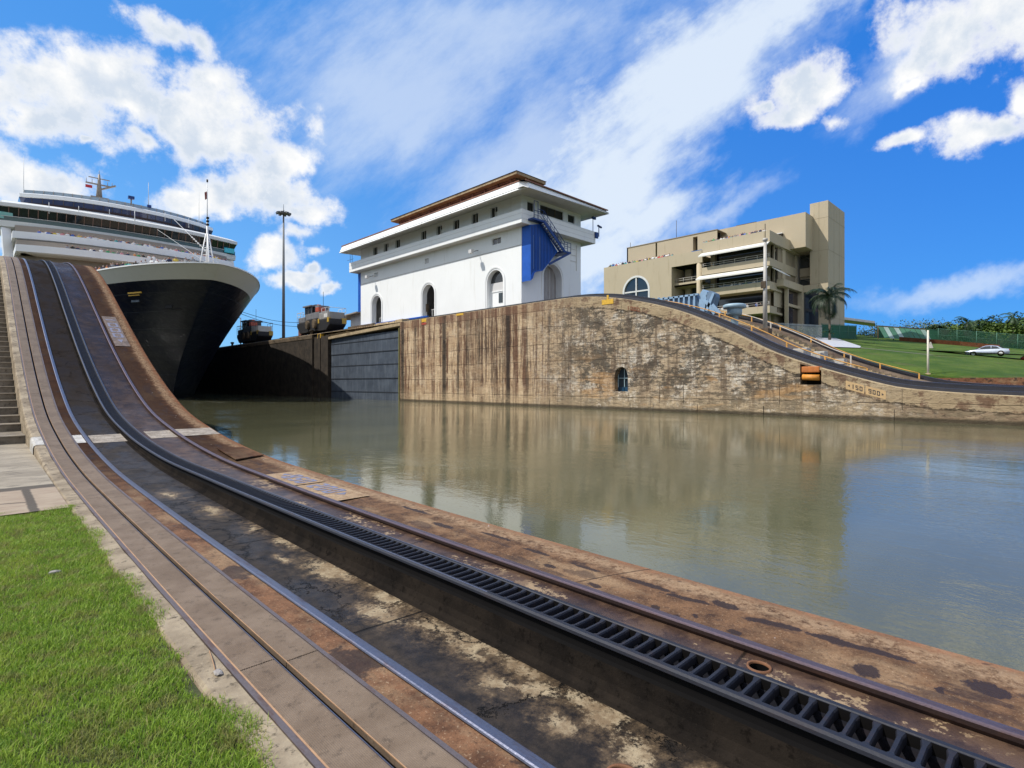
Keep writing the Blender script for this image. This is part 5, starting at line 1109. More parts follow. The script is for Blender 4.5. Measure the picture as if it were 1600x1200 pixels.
q = aY(205, 320, 117.2); m = MB(); m.tube([q, q+Vector((0, 0, 1.2))], .12, 6); m.build('searchlight_post', M['shipb'], sh); m = MB(); m.box(q.x-.45, q.x+.45, q.y-.3, q.y+.3, q.z+1.0, q.z+1.5); m.build('searchlight', M['blued'], sh)
q = aY(233, 325, 117.5); m = MB(); m.box(q.x-.3, q.x+.3, q.y-.3, q.y+.3, q.z, q.z+.5); m.build('searchlight', M['blued'], sh)
for (px, py0, py1, Y, r) in ((37, 306, 245, 121, .05), (232, 322, 285, 118, .06), (311, 352, 300, 119, .05), (76.5, 334, 316, 113.6, .07), (123, 334, 322, 113.4, .06), (171, 336, 327, 113.2, .06), (210.5, 345, 329, 113, .09), (258, 345, 332, 113, .06), (295, 356, 341, 113.5, .06), (356, 378, 373, 115, .08)):
    a, b_ = aY(px, py0, Y), aY(px, py1, Y); MB().tube([a, b_], [r, r*.5], 5).build('whip_aerial', M['wframe'], sh)
# foremast on the bow
fx, fy = 20.4, 73.4; m = MB()
for (a, b_) in (((-1.1, .3), 0), ((1.2, .3), 0), ((0, -1.0), 0), ((.1, 1.0), 0)): m.tube([(fx+a[0], fy+a[1], 14), (fx+a[0]*.12, fy+a[1]*.12, 19.6)], .07, 6)
m.tube([(fx, fy, 14), (fx, fy, 21.6)], [.16, .10], 8); m.tube([(fx, fy, 21.5), (fx, fy, 26.0)], [.06, .035], 6)
for z in (15.2, 16.1, 17., 17.9, 18.7):
    f = 1-(z-14)/6.3; m.tube([(fx-1.1*f, fy+.3*f, z), (fx, fy-1.0*f, z), (fx+1.2*f, fy+.3*f, z)], .035, 5)
m.build('foremast', M['ship'], sh)
m = MB(); [m.box(fx-.13, fx+.13, fy-.28, fy-.02, z, z+.22) for z in (20.6, 21.0, 21.4)]; m.tube([(fx, fy, 25.9), (fx, fy, 26.2)], .10, 6); m.build('mast_lights', M['fdark'], sh)
m = MB(); m.add([(fx, fy, 24.8), (fx-.28, fy+.1, 24.6), (fx-.22, fy+.1, 23.7), (fx, fy, 23.9)], [(0, 1, 2, 3)]); m.build('pennant', simple('dark_red_pennant', (.22, .04, .03), .7), sh)
m = MB(); a = Vector((fx-.1, fy, 17.5)); b_ = aY(272, 343, 113.); m.tube([a, b_], .035, 5)
for k in range(7): q = a.lerp(b_, .02+.055*k); m.box(q.x-.08, q.x+.08, q.y-.08, q.y+.08, q.z-.12, q.z+.1)
b2 = aY(245, 358, 113.); m.tube([Vector((fx-.3, fy, 16.2)), b2], .025, 5); m.build('mast_stays', M['wframe'], sh)

# ------------------------------------------------------------------ towing locomotives on the centre wall
def loco(loc, lab, yel, dark):
    t = thing('towing_locomotive', lab, 'locomotive', loc, 'towing locomotives on the centre wall'); X, Y, Z = loc
    W = 1.35
    def B(x0, x1, y0, y1, z0, z1): return MB().box(X+x0, X+x1, Y+y0, Y+y1, Z+z0, Z+z1)
    dk = simple('black_chassis', (.018, .018, .02), .6, .2, .4); gr = simple('dusty_silver_body', (.20, .20, .21) if not dark else (.05, .048, .052), .5, .2, .4, 1.)
    m = MB(); m.prism([(X-W, Y-6.0, Z+.25), (X-W, Y+6.0, Z+.25), (X-W, Y+7.5, Z+1.2), (X-W, Y+7.5, Z+1.75), (X-W, Y-7.5, Z+1.75), (X-W, Y-7.5, Z+1.0)], (2*W, 0, 0)); m.build('chassis', dk, t, bev=.05)
    B(-W-.1, W+.1, -2.6, 2.6, .3, 2.1).build('winch_housing', dk, t, bev=.06)
    for y in (-1.6, 1.6): MB().tube([(X-W-.45, Y+y, Z+1.3), (X+W+.45, Y+y, Z+1.3)], .62, 18).build('winch_drum', M['fdark2'], t)
    B(-W, W, -7.0, -3.0, 1.76, 2.75).build('hood', simple('cream_hood', (.50, .48, .43) if dark else (.26, .25, .24), .55, 0, .25, 1.5), t, bev=.1)
    B(-W, W, -3.0, .4, 1.9, 2.95).build('machinery_box', gr, t, bev=.05); B(-W, W, 3.2, 6.9, 1.76, 2.6).build('hood', gr, t, bev=.1)
    cb = B(-W, W, .4, 3.6, 1.9, 2.9).build('cab', gr, t, bev=.05)
    MB().box(X-W+.06, X+W-.06, Y+.5, Y+3.5, Z+2.9, Z+3.9).build('cab_glass', M['glassd'], cb)
    m = MB(); [m.box(X+a, X+a+.1, Y+b_, Y+b_+.1, Z+2.85, Z+3.95) for a in (-W, W-.1) for b_ in (.4, 1.9, 3.5)]; m.box(X-W-.25, X+W+.25, Y+.1, Y+3.95, Z+3.9, Z+4.08); m.build('cab_frame', gr, cb)
    B(-.9, .9, -1.6, .3, 2.95, 4.0).build('resistor_box', gr, t, bev=.06); B(-W-.02, -.2, -2.9, -1.4, 2.95, 3.6).build('red_box', simple('red_orange_box', (.38, .075, .04), .5), t, bev=.04)
    m = B(-.5, .4, 1.0, 2.4, 4.08, 4.3); m.build('roof_unit', M['fdark2'], t); B(-.2, .3, .8, 1.1, 4.08, 4.32).build('beacon', simple('orange_beacon', (.7, .2, .05), .4), t)
    MB().tube([(X, Y-1.2, Z+4), (X, Y-1.2, Z+6.0)], .035, 5).build('aerial', M['fdark'], t)
    for y in (-7.35, -3.2): B(-W-.06, -W+.3, y, y+.7, 1.3, 1.95).build('yellow_step', simple('yellow_step_paint', (.42, .27, .04), .5), t)
    B(-W, W, -7.62, -7.5, 1.2, 1.75).build('bumper', dk, t); B(W-.7, W+.03, -7.66, -7.3, 1.15, 1.9).build('yellow_step', simple('yellow_step_paint', (.42, .27, .04), .5), t)
    m = MB()
    for (a, b_) in ((-7.4, -4.2), (4.2, 7.4)):
        for x in (-W, W):
            for z in (3.1, 3.6): m.tube([(X+x, Y+a, Z+z-.3), (X+x, Y+b_, Z+z-.3)], .035, 5)
            for y in (a, (a+b_)/2, b_): m.tube([(X+x, Y+y, Z+1.75), (X+x, Y+y, Z+3.3)], .035, 5)
    for y in (-7.4, 7.4): m.tube([(X-W, Y+y, Z+3.3), (X+W, Y+y, Z+3.3)], .035, 5)
    m.build('safety_rail', M['wframe'] if not dark else M['fdark2'], t); B(-W-.02, -W+.02, -6.6, -5.2, 2.0, 2.5).build('side_panel', M['inner'], t)
    m = MB(); [m.tube([(X+x, Y+y-.0, Z+.35), (X+x+.16, Y+y, Z+.35)], .42, 14) for x in (-.86, .70) for y in (-4.6, -3.2, 3.2, 4.6)]; m.build('wheels', dk, t); t.scale = (1, .76, 1.1); return t
loco((39.4, 83.2, 9.28), 'silver towing locomotive with red box next to the white house', 1, 0)
loco((39.4, 111.8, 9.28), 'dark towing locomotive with cream and yellow end close to the ship bow', 1, 1)
for k, (a, b_) in enumerate((((39.0, 88.6, 11.5), hz_(392, 487, 1)), ((38.6, 88.7, 10.8), hz_(389, 490, 1)))):
    a = Vector(a); b_ = Vector(b_); L = thing('towing_cable', ['upper thin cable running from silver locomotive to ship bow', 'lower thin cable running from silver locomotive to ship bow'][k], 'cable', a, 'towing cables')
    MB().tube([a.lerp(b_, t)-Vector((0, 0, .5*math.sin(math.pi*t))) for t in np.linspace(0, 1, 9)], .035, 5).build('wire', M['fdark'], L)
# high mast light
t = thing('light_mast', 'very tall steel floodlight mast between the two locomotives', 'floodlight mast', (39.2, 97.2, 9)); sp = simple('galvanised_pole', (.16, .165, .17), .6, .3, .3)
X, Y = 39.2, 97.2; MB().tube([(X, Y, 9), (X, Y, 20), (X, Y, 32.0)], [.27, .22, .13], 12).build('pole', sp, t); MB().box(X-.5, X+.5, Y-.5, Y+.5, 8.9, 9.5).build('base', M['fdark2'], t)
m = MB(); m.lathe((X, Y, 31.3), [(.2, 0), (.9, .05), (.9, .2), (.2, .25)], 16); m.build('crown_ring', sp, t)
for k in range(8):
    a = 2*math.pi*k/8+.2; m = MB(); m.beam((X+.7*math.cos(a), Y+.7*math.sin(a), 31.5), (X+1.25*math.cos(a), Y+1.25*math.sin(a), 31.35), .42, .28); m.build('floodlight', sp, t)
MB().tube([(X, Y, 32), (X, Y, 33)], .04, 5).build('lightning_rod', sp, t)
t = thing('lamp_post', 'thin dark pole seen between ship bow and dark locomotive', 'pole', (46, 139.4, 9)); MB().tube([(46, 139.4, 9), (46, 139.4, 17.2)], [.16, .1], 8).build('pole', sp, t); m = MB(); m.beam((46, 139.4, 17.1), (44.3, 139.4, 17.5), .12, .12); m.build('arm', sp, t)
t = thing('cabinet', 'small brown cabinet on the wall left of the silver locomotive', 'cabinet', (38.6, 90.2, 9)); q = aX(471, 526, 38.6)
MB().box(38.3, 39.1, q.y-.55, q.y+.55, 8.9, 10.5).build('body', simple('rusty_brown_cabinet', (.16, .06, .04), .7), t, bev=.03); MB().box(38.2, 39.2, q.y-.65, q.y+.65, 10.5, 10.6).build('lid', M['fdark2'], t)
for (px, X, h, lab) in ((363, 38.4, 1.0, 'small dark bollard box at the far end of the wall by the bow'), (487, 37.8, .8, 'small bollard on the dark pier beside the lock gate')):
    q = aX(px, 540, X); t = thing('bollard', lab, 'bollard', (X, q.y, 9)); MB().lathe((X, q.y, 9), [(.3, -.1), (.22, .15), (.2, h*.6), (.34, h*.75), (.34, h), (.01, h+.05)], 14).build('post', M['fdark'], t)
t = thing('boarded_barrier', 'low brown and white slatted barrier on the coping above the lock gate', 'barrier', (38.2, 68.5, 9)); a, b_ = aX(545, 521, 38), aX(585, 513, 38)
m = MB(); m.beam((38, a.y, 9.0), (38, b_.y, 9.0), .3, .9); m.build('panel', M['fdark2'], t); m = MB(); [m.box(37.8, 37.86, y, y+.28, 8.9, 9.2) for y in frange(b_.y+.4, a.y-2.4, .62)]; m.build('slats', M['brown'], t)
# little white hut behind the locomotive
t = thing('hut', 'small white hut with sloping roof left of the white house', 'hut', (46, 84, 9)); hx = 45.5
a, b_ = aX(548, 500, hx), aX(566, 500, hx)
m = MB(); m.box(hx, hx+4, b_.y, a.y, 9, 12.9); m.build('wall', M['white'], t); m = MB(); m.hexa([(hx-1.2, b_.y-.3, 12.9), (hx+4.4, b_.y-.3, 12.9), (hx+4.4, a.y+5.5, 12.9), (hx-1.2, a.y+5.5, 12.5), (hx-1.2, b_.y-.3, 13.1), (hx+4.4, b_.y-.3, 13.1), (hx+4.4, a.y+5.5, 13.05), (hx-1.2, a.y+5.5, 12.65)]); m.build('roof', M['shipb'], t)
# ------------------------------------------------------------------ fences, canopies, poles on the lawn side
def tp(px, t): a, b = ray(px); return a*t, b*t
M['mesh'] = simple('green_windbreak_mesh', (.012, .085, .045), .8, 0, .5, .5); M['gpost'] = simple('green_steel_post', (.06, .16, .11), .6, 0, .3)
def fence(P0, P1, h, sp, sheet, lab, zoff=0, gaps=()):
    (x0, y0), (x1, y1) = P0, P1; L = math.hypot(x1-x0, y1-y0); k = max(1, round(L/sp)); t = thing('fence', lab, 'fence', ((x0+x1)/2, (y0+y1)/2, TZ((x0+x1)/2, (y0+y1)/2)))
    pts = [(x0+(x1-x0)*i/k, y0+(y1-y0)*i/k) for i in range(k+1)]
    for (a, b) in pts: z = TZ(a, b)+zoff; MB().tube([(a, b, z-.3), (a, b, z+h+.1)], .06, 6).build('post', M['gpost'], t)
    m = MB(); m2 = MB()
    for i, ((a, b), (c, d)) in enumerate(zip(pts, pts[1:])):
        z0, z1 = TZ(a, b)+zoff, TZ(c, d)+zoff; m2.tube([(a, b, z0+h), (c, d, z1+h)], .04, 5); m2.tube([(a, b, z0+h*.55), (c, d, z1+h*.55)], .025, 5)
        if i in gaps: continue
        o = .05; m.hexa([(a, b, z0+.05), (a+o, b, z0+.05), (c+o, d, z1+.05), (c, d, z1+.05), (a, b, z0+h-.1), (a+o, b, z0+h-.1), (c+o, d, z1+h-.1), (c, d, z1+h-.1)])
    m2.build('rails', M['gpost'], t)
    if m.v: m.build('mesh_sheet', sheet, t)
    return t
fence(tp(1284, 99), tp(1338, 106), 2.6, 3.2, M['mesh'], 'solid green sheeted fence right of the palm and tower')
fence(tp(1370, 124), tp(1470, 121), 2.7, 3.2, M['mesh'], 'green mesh fence behind the sloping grey-green shade panels', gaps=(2, 5))
def m_net():
    m, n = newmat('open_green_netting'); p = n.pos(); a = n.noise(p, .45, 5, .6); b = n.noise(p, 2.0, 5, .6, off=3.)
    n.out(n.mix(a.step(.35, .65), (.012, .085, .045), (.02, .05, .03)), .8); bs = n.nt.nodes['Principled BSDF']; tr = n.nd('ShaderNodeBsdfTransparent'); mx = n.nd('ShaderNodeMixShader')
    n.put(mx.inputs[0], (a+b*.4-.35).step(.2, .5)*.5+.25); n.nt.links.new(tr.outputs[0], mx.inputs[1]); n.nt.links.new(bs.outputs[0], mx.inputs[2]); n.nt.links.new(mx.outputs[0], n.nt.nodes['Material Output'].inputs[0]); return m
fence(tp(1466, 121), tp(1660, 108), 3.0, 3.1, m_net(), 'see-through green netting fence with pale posts behind the silver car')
pg = simple('galvanised_palings', (.22, .25, .27), .5, .3, .3)
t = thing('fence', 'grey steel paling fence in front of the tan building and palm', 'fence', (*tp(1245, 88), 8)); a, b = tp(1200, 84), tp(1284, 92); k = 44; m = MB()
for i in range(k+1): x, y = a[0]+(b[0]-a[0])*i/k, a[1]+(b[1]-a[1])*i/k; z = TZ(x, y)+.4; m.box(x-.03, x+.03, y-.03, y+.03, z-.5, z+2.1)
for hh in (.3, 1.9): m.beam((a[0], a[1], TZ(*a)+.4+hh), (b[0], b[1], TZ(*b)+.4+hh), .05, .06)
m.build('palings', pg, t)
t = thing('canopy', 'flat whitish shelter roof on thin posts right of the tower', 'canopy', (*tp(1335, 118), 11)); c_ = [tp(1300, 112), tp(1367, 122), tp(1367, 129), tp(1300, 118)]
z0 = aY(1335, 501, tp(1335, 118)[1]).z; m = MB(); m.hexa([(x, y, z0-.15) for x, y in c_]+[(x, y, z0+.35) for x, y in c_]); m.build('roof', simple('white_sheet_roof', (.60, .56, .54), .6), t)
for (x, y) in c_: MB().tube([(x, y, 8), (x, y, z0-.1)], .08, 6).build('post', M['fdark2'], t)
t = thing('shade_panels', 'sloping grey-green shade panels on a dark frame beside the shelter', 'shade structure', (*tp(1405, 116), 9.5)); a, b = tp(1372, 116), tp(1446, 114)
zt_ = aY(1372, 510, a[1]).z; zt2 = aY(1446, 515, b[1]).z; m = MB(); fr = MB()
g_ = random.Random(5); K = 9
for i in range(K):
    u0, u1 = i/K, (i+.86)/K; f = lambda u, lo: (a[0]+(b[0]-a[0])*u-(2.2 if lo else 0), a[1]+(b[1]-a[1])*u+(-1.2 if lo else 0), (zt_+(zt2-zt_)*u)-(2.6 if lo else 0))
    q = [f(u0, 0), f(u1, 0), f(u1+.05, 1), f(u0+.05, 1)]; mm = MB(); mm.prism(q, (.05, 0, .06)); mm.build('shade_panel', simple('faded_shade_cloth', g_.choice([(.16, .24, .20), (.24, .32, .30), (.04, .13, .08)]), .8, 0, .4, .5), t)
fr.beam((*a, zt_+.1), (*b, zt2+.1), .15, .2); [fr.tube([(a[0]+(b[0]-a[0])*u, a[1]+(b[1]-a[1])*u, 7.5), (a[0]+(b[0]-a[0])*u, a[1]+(b[1]-a[1])*u, zt_+(zt2-zt_)*u+.1)], .1, 6) for u in (0, .33, .66, 1)]; fr.build('frame', M['fdark2'], t)
t = thing('retaining_wall', 'low orange-brown retaining wall below the netting fence', 'wall', (*tp(1500, 112), 8)); pts = [tp(px, tt) for px, tt in ((1405, 112), (1450, 110), (1500, 108), (1562, 102))]; m = MB()
for (a, b), (c, d) in zip(pts, pts[1:]): z0, z1 = TZ(a, b), TZ(c, d); m.hexa([(a, b, z0-.4), (a+.4, b, z0-.4), (c+.4, d, z1-.4), (c, d, z1-.4), (a, b, z0+.8), (a+.4, b, z0+.8), (c+.4, d, z1+.8), (c, d, z1+.8)])
m.build('wall', M['orr'], t)
q = aX(1450, 582, 57.9); t = thing('post', 'white painted post standing at the lower edge of the lawn', 'post', (57.9, q.y, 2.2)); MB().tube([(57.9, q.y, 1.8), (57.9, q.y, aX(1450, 516, 57.9).z)], [.085, .07], 10).build('pole', simple('white_post_paint', (.62, .58, .48), .6, 0, .3, 4), t); MB().tube([(57.9, q.y, 1.8), (57.9, q.y, 2.35)], .2, 10).build('base', M['sand'], t)
x, y = tp(1454, 88); t = thing('marker', 'small pale marker on the lawn behind the white post', 'marker', (x, y, TZ(x, y))); MB().prism([(x, y-.35, TZ(x, y)), (x, y+.35, TZ(x, y)), (x, y+.1, TZ(x, y)+1.0), (x, y-.05, TZ(x, y)+1.0)], (.25, 0, 0)).build('slab', wb, t)

# ------------------------------------------------------------------ cars
def car(loc, rz, paint, lab):
    t = thing('car', lab, 'car', loc, 'cars on the road across the lawn', rz); O3 = Vector(loc)
    def bl(m, name, mat, par=t, bev=0, **k): m.v = [tuple(Vector(v_)+O3) for v_ in m.v]; return m.build(name, mat, par, bev=bev, **k)
    P = simple('car_paint', paint, .28, .3, .06, 1, coat=.6); gl_ = M['glassd']; bk = M['fdark']
    def loft(secs): # secs: list of (y, [(x, z)...]) half sections mirrored
        m = MB(); k = None
        for y, hs in secs: full = [(-a, b) for a, b in hs]+[(a, b) for a, b in reversed(hs)]; k = len(full); m.v += [(a, y, b) for a, b in full]
        for i in range(len(secs)-1):
            for j in range(k): m.f.append((i*k+j, i*k+(j+1) % k, (i+1)*k+(j+1) % k, (i+1)*k+j)); m.sm.append(True)
        m.f += [tuple(range(k)), tuple((len(secs)-1)*k+j for j in reversed(range(k)))]; m.sm += [False]*2; return m
    def sec(w_, zt2, zb2=.22): return [(0, zt2), (w_*.8, zt2-.01), (w_, zt2-.09), (w_+.02, .55), (w_-.03, zb2), (0, zb2)]
    bl(loft([(-2.3, sec(.66, .80, .40)), (-2.22, sec(.80, .90)), (-1.6, sec(.88, .97)), (-.6, sec(.89, .95)), (.9, sec(.89, .93)), (1.6, sec(.87, .84)), (2.15, sec(.80, .72)), (2.3, sec(.62, .60, .36))]), 'body', P)
    def ts(w_, z): return [(0, z), (w_*.75, z-.01), (w_, z-.12), (.80, .90), (0, .88)]
    bl(loft([(-1.75, ts(.70, 1.0)), (-1.15, ts(.60, 1.32)), (-.5, ts(.60, 1.42)), (.1, ts(.60, 1.41)), (.55, ts(.64, 1.24)), (1.15, ts(.72, .98))]), 'cabin', P)
    for s_ in (-1, 1):
        for poly in ([(-1.35, .96), (-1.02, 1.24), (-.48, 1.33), (-.46, .95)], [(-.40, .95), (-.40, 1.33), (.12, 1.32), (.48, 1.18), (.82, .96)]):
            m = MB(); m.prism([(s_*(.80-(z-.9)*.38)+s_*.012, y, z) for y, z in poly], (s_*.012, 0, 0)); bl(m, 'side_window', gl_)
        m = MB(); m.box(s_*.87-.02, s_*.87+.03, -.36, -.18, .80, .83); bl(m, 'door_handle', bk)
    m = MB(); m.prism([(-.56, -1.16, 1.31), (.56, -1.16, 1.31), (.68, -1.72, 1.01), (-.68, -1.72, 1.01)], (0, -.02, .03)); bl(m, 'rear_window', gl_)
    m = MB(); m.prism([(-.58, .53, 1.25), (.58, .53, 1.25), (.70, 1.14, .98), (-.70, 1.14, .98)], (0, .02, .03)); bl(m, 'windscreen', gl_)
    for y in (-1.42, 1.38):
        for s_ in (-1, 1):
            m = MB(); m.tube([(s_*.72, y, .32), (s_*.915, y, .32)], .36, 20); bl(m, 'wheel_arch', bk)
            m = MB(); m.tube([(s_*.74, y, .31), (s_*.935, y, .31)], .31, 20); wl = bl(m, 'wheel', bk); m = MB(); m.tube([(s_*.90, y, .31), (s_*.945, y, .31)], .20, 14); bl(m, 'rim', M['wframe'], wl)
    for s_ in (-.6, .6):
        m = MB(); m.box(s_-.16, s_+.16, 2.12, 2.26, .56, .70); bl(m, 'headlight', M['wframe'], bev=.02); m = MB(); m.box(s_-.18, s_+.18, -2.31, -2.2, .66, .84); bl(m, 'tail_light', simple('red_lens', (.35, .02, .02), .3), bev=.02)
    return t
ORGfix = None
yc_ = 8.0; car((98.3, 8.0, TZ(98, 8)+.05), 0.06, (.55, .60, .68), 'silver saloon car driving left across the lawn road'); car((98.5, 2.35, TZ(98, 2.4)+.05), 0.03, (.42, .05, .04), 'red car cut off by the right edge behind the silver car')
m = MB(); pp = [(96.0, 30), (96.6, 16), (96.8, -20)]
for (a, b), (c, d) in zip(pp, pp[1:]): m.quad((a, b, TZ(a, b)+.04), (a+4.5, b, TZ(a, b)+.04), (c+4.5, d, TZ(c, d)+.04), (c, d, TZ(c, d)+.04))
o = m.build('road', simple('asphalt', (.05, .05, .05), .9)); o['kind'] = 'structure'

# ------------------------------------------------------------------ trees
def m_leaf(name, c1, c2):
    m, n = newmat(name); p = n.pos(); r = S(n, n.nd('ShaderNodeAttribute', attribute_name='rnd').outputs['Fac']); a = n.noise(p, .35, 4, .6)
    c = n.mix(r, c1, c2); c = n.mix((a-.5).step(0, .15)*.5, c, tuple(v_*1.5 for v_ in c2)); n.out(c, .6, spec=.25); return m
LM = [m_leaf('dark_green_leaves', (.010, .028, .006), (.030, .060, .012)), m_leaf('mid_green_leaves', (.018, .045, .008), (.048, .085, .015)), m_leaf('olive_leaves', (.06, .08, .022), (.115, .13, .038)), m_leaf('yellow_green_leaves', (.040, .080, .010), (.095, .140, .022))]
bark = simple('grey_brown_bark', (.10, .08, .055), .9, 0, .4, 2, bump=.01)
def leafmesh(name, C, mat, size, parent, sd, drop=.3):
    g = np.random.default_rng(sd); C = np.asarray(C); c = len(C); N1 = g.normal(size=(c, 3)); N1[:, 2] = np.abs(N1[:, 2])+.4; N1 /= np.linalg.norm(N1, axis=1)[:, None]
    A = np.cross(N1, g.normal(size=(c, 3))); A /= np.linalg.norm(A, axis=1)[:, None]; B = np.cross(N1, A); s_ = size*g.uniform(.5, 1.3, (c, 1))
    V = np.stack([C-A*s_*.55, C+B*s_*.35, C+A*s_*.6, C-B*s_*.35], 1).reshape(-1, 3)-np.array(ORG[parent.name])
    me = bpy.data.meshes.new(name); me.vertices.add(c*4); me.vertices.foreach_set('co', V.reshape(-1)); me.loops.add(c*4); me.loops.foreach_set('vertex_index', np.arange(c*4, dtype=np.int32)); me.polygons.add(c); me.polygons.foreach_set('loop_start', (np.arange(c)*4).astype(np.int32)); me.update(calc_edges=True); me.validate()
    at = me.attributes.new('rnd', 'FLOAT', 'POINT'); at.data.foreach_set('value', np.repeat(g.uniform(0, 1, c), 4).astype(np.float32)); me.materials.append(mat); o = bpy.data.objects.new(name, me); COL.objects.link(o); o.parent = parent; return o
def tree(px, topy, t, wd, kind, lab, sd, leaf=.62, cnt=3000):
    g = np.random.default_rng(sd); x, y = tp(px, t); zg = TZ(min(x, 150), y); top = 1.5+(Y0-topy)/F*t; H = max(4, top-zg); T = thing('tree', lab, 'tree', (x, y, zg), 'trees beyond the fence')
    m = MB(); cen = []; m.tube([(x, y, zg-.5), (x+.2, y-.1, zg+H*.35), (x+.1, y+.2, zg+H*.6)], [wd*.05+.12, wd*.035+.08, .08], 8)
    nc = 26
    for k in range(nc):
        a = g.uniform(0, 6.28); r_ = wd/2*math.sqrt(g.uniform(.02, .8)); zz = zg+H*(.20+.72*g.uniform(0, 1)*(1-.5*(2*r_/wd)**2)); cen.append((x+r_*math.cos(a), y+r_*math.sin(a), zz, g.uniform(.13, .24)*wd))
        if k % 2 == 0: m.tube([(x+.1, y+.1, zg+H*g.uniform(.25, .45)), ((x+cen[-1][0])/2, (y+cen[-1][1])/2, zz-H*.12), cen[-1][:3]], [.12, .07, .03], 5)
    cen.append((x, y, top-wd*.13, wd*.15)); m.build('trunk', bark, T); C = []
    for (a, b, c, r_) in cen:
        k = int(cnt/nc); d = g.normal(size=(k, 3)); d /= np.linalg.norm(d, axis=1)[:, None]; C.append(np.array([a, b, c])+d*r_*(g.uniform(.35, 1, (k, 1))**.5)*np.array([1, 1, .72]))
    leafmesh('crown', np.concatenate(C), LM[kind], leaf, T, sd+1)
TL = [(1392, 506, 260, 42, 2, 'pale olive round tree on the far rise, leftmost of the row'), (1420, 500, 250, 40, 2, 'pale olive tree on the far rise with the highest rounded top'), (1446, 503, 200, 24, 2, 'olive tree at the edge of the far rise above the white post'), (1348, 514, 240, 14, 0, 'dark low tree seen under the shelter roof'),
      (1462, 508, 165, 12, 1, 'mid green tree just right of the white post'), (1484, 503, 150, 11, 3, 'bright yellow-green tree in front of darker ones'), (1512, 500, 160, 14, 0, 'dark green low tree below the feathery palm'), (1532, 497, 150, 13, 1, 'mid green tree above the front of the silver car'), (1553, 490, 150, 13, 0, 'tall dark pointed tree above the roof of the silver car'), (1575, 499, 140, 11, 3, 'yellow-green leafy tree behind the netting near the right edge'), (1590, 486, 155, 16, 0, 'tallest dark tree near the right edge'), (1612, 490, 145, 14, 1, 'mid green broad tree running out of the right edge'), (1565, 515, 128, 9, 3, 'light green low bush-like tree close behind the netting'), (1500, 517, 130, 8, 0, 'dark low tree close behind the netting above the car bonnet'), (1455, 522, 126, 6, 0, 'dark small tree beside the end of the shade panels'), (1640, 495, 150, 14, 0, 'dark tree outside the right edge')]
for i, a in enumerate(TL): tree(*a, sd=40+i)
def palm(x, y, zg, zc, L, nf, lab, sd, mat):
    g = random.Random(sd); T = thing('palm_tree', lab, 'palm tree', (x, y, zg), None); m = MB()
    m.tube([(x+.15*math.sin(k*.9), y, zg-.5+(zc-zg+.5)*k/6) for k in range(7)], [.26, .22, .19, .17, .16, .15, .17], 10); m.build('trunk', bark, T)
    for f in range(nf):
        az = 2*math.pi*f/nf+g.uniform(-.25, .25); e0 = g.choice([1.15, .8, .4, 0, -.4, -.7])+g.uniform(-.2, .2); Lf = L*g.uniform(.8, 1.08); pts = []; p_ = Vector((x, y, zc)); e = e0
        for k in range(13): pts.append(p_.copy()); p_ = p_+Vector((math.cos(az)*math.cos(e), math.sin(az)*math.cos(e), math.sin(e)))*Lf/12; e -= .15+.04*k/12
        m = MB(); m.tube(pts, [.05]+[.035]*8+[.02]*4, 5); side = Vector((-math.sin(az), math.cos(az), 0))
        for k in range(1, 13):
            for s_ in (-1, 1):
                for q in range(3):
                    b = pts[k-1].lerp(pts[k], q/3+.1); ln = Lf*.22*math.sin(math.pi*min(.97, (k+.8)/14))*g.uniform(.8, 1.2); d = (pts[k]-pts[k-1]).normalized()
                    tip = b+side*s_*ln*.75+d*ln*.45+Vector((0, 0, -ln*g.uniform(.35, .8))); m.add([b-d*.045, b+d*.045, tip], [(0, 1, 2)])
        m.build('frond', mat, T, fix=False)
PM = simple('palm_leaf', (.014, .032, .012), .5, 0, .5, 2)
x, y = tp(1296, 92); palm(x, y, TZ(x, y), aY(1295, 463, y).z, 4.4, 44, 'coconut palm with drooping dark fronds in front of the tan tower', 4, PM)
for i, (px, py, t_) in enumerate(((1512, 500, 140), (1584, 493, 138), (1468, 510, 150))):
    x, y = tp(px, t_); palm(x, y, TZ(x, y), 1.5+(Y0-py-3)/F*t_, 3.6, 14, ['feathery palm rising above the trees left of the silver car', 'feathery palm among the trees near the right edge', 'small palm just right of the white post behind the fence'][i], 20+i, simple('palm_leaf', (.028, .062, .012), .5, 0, .5, 2))

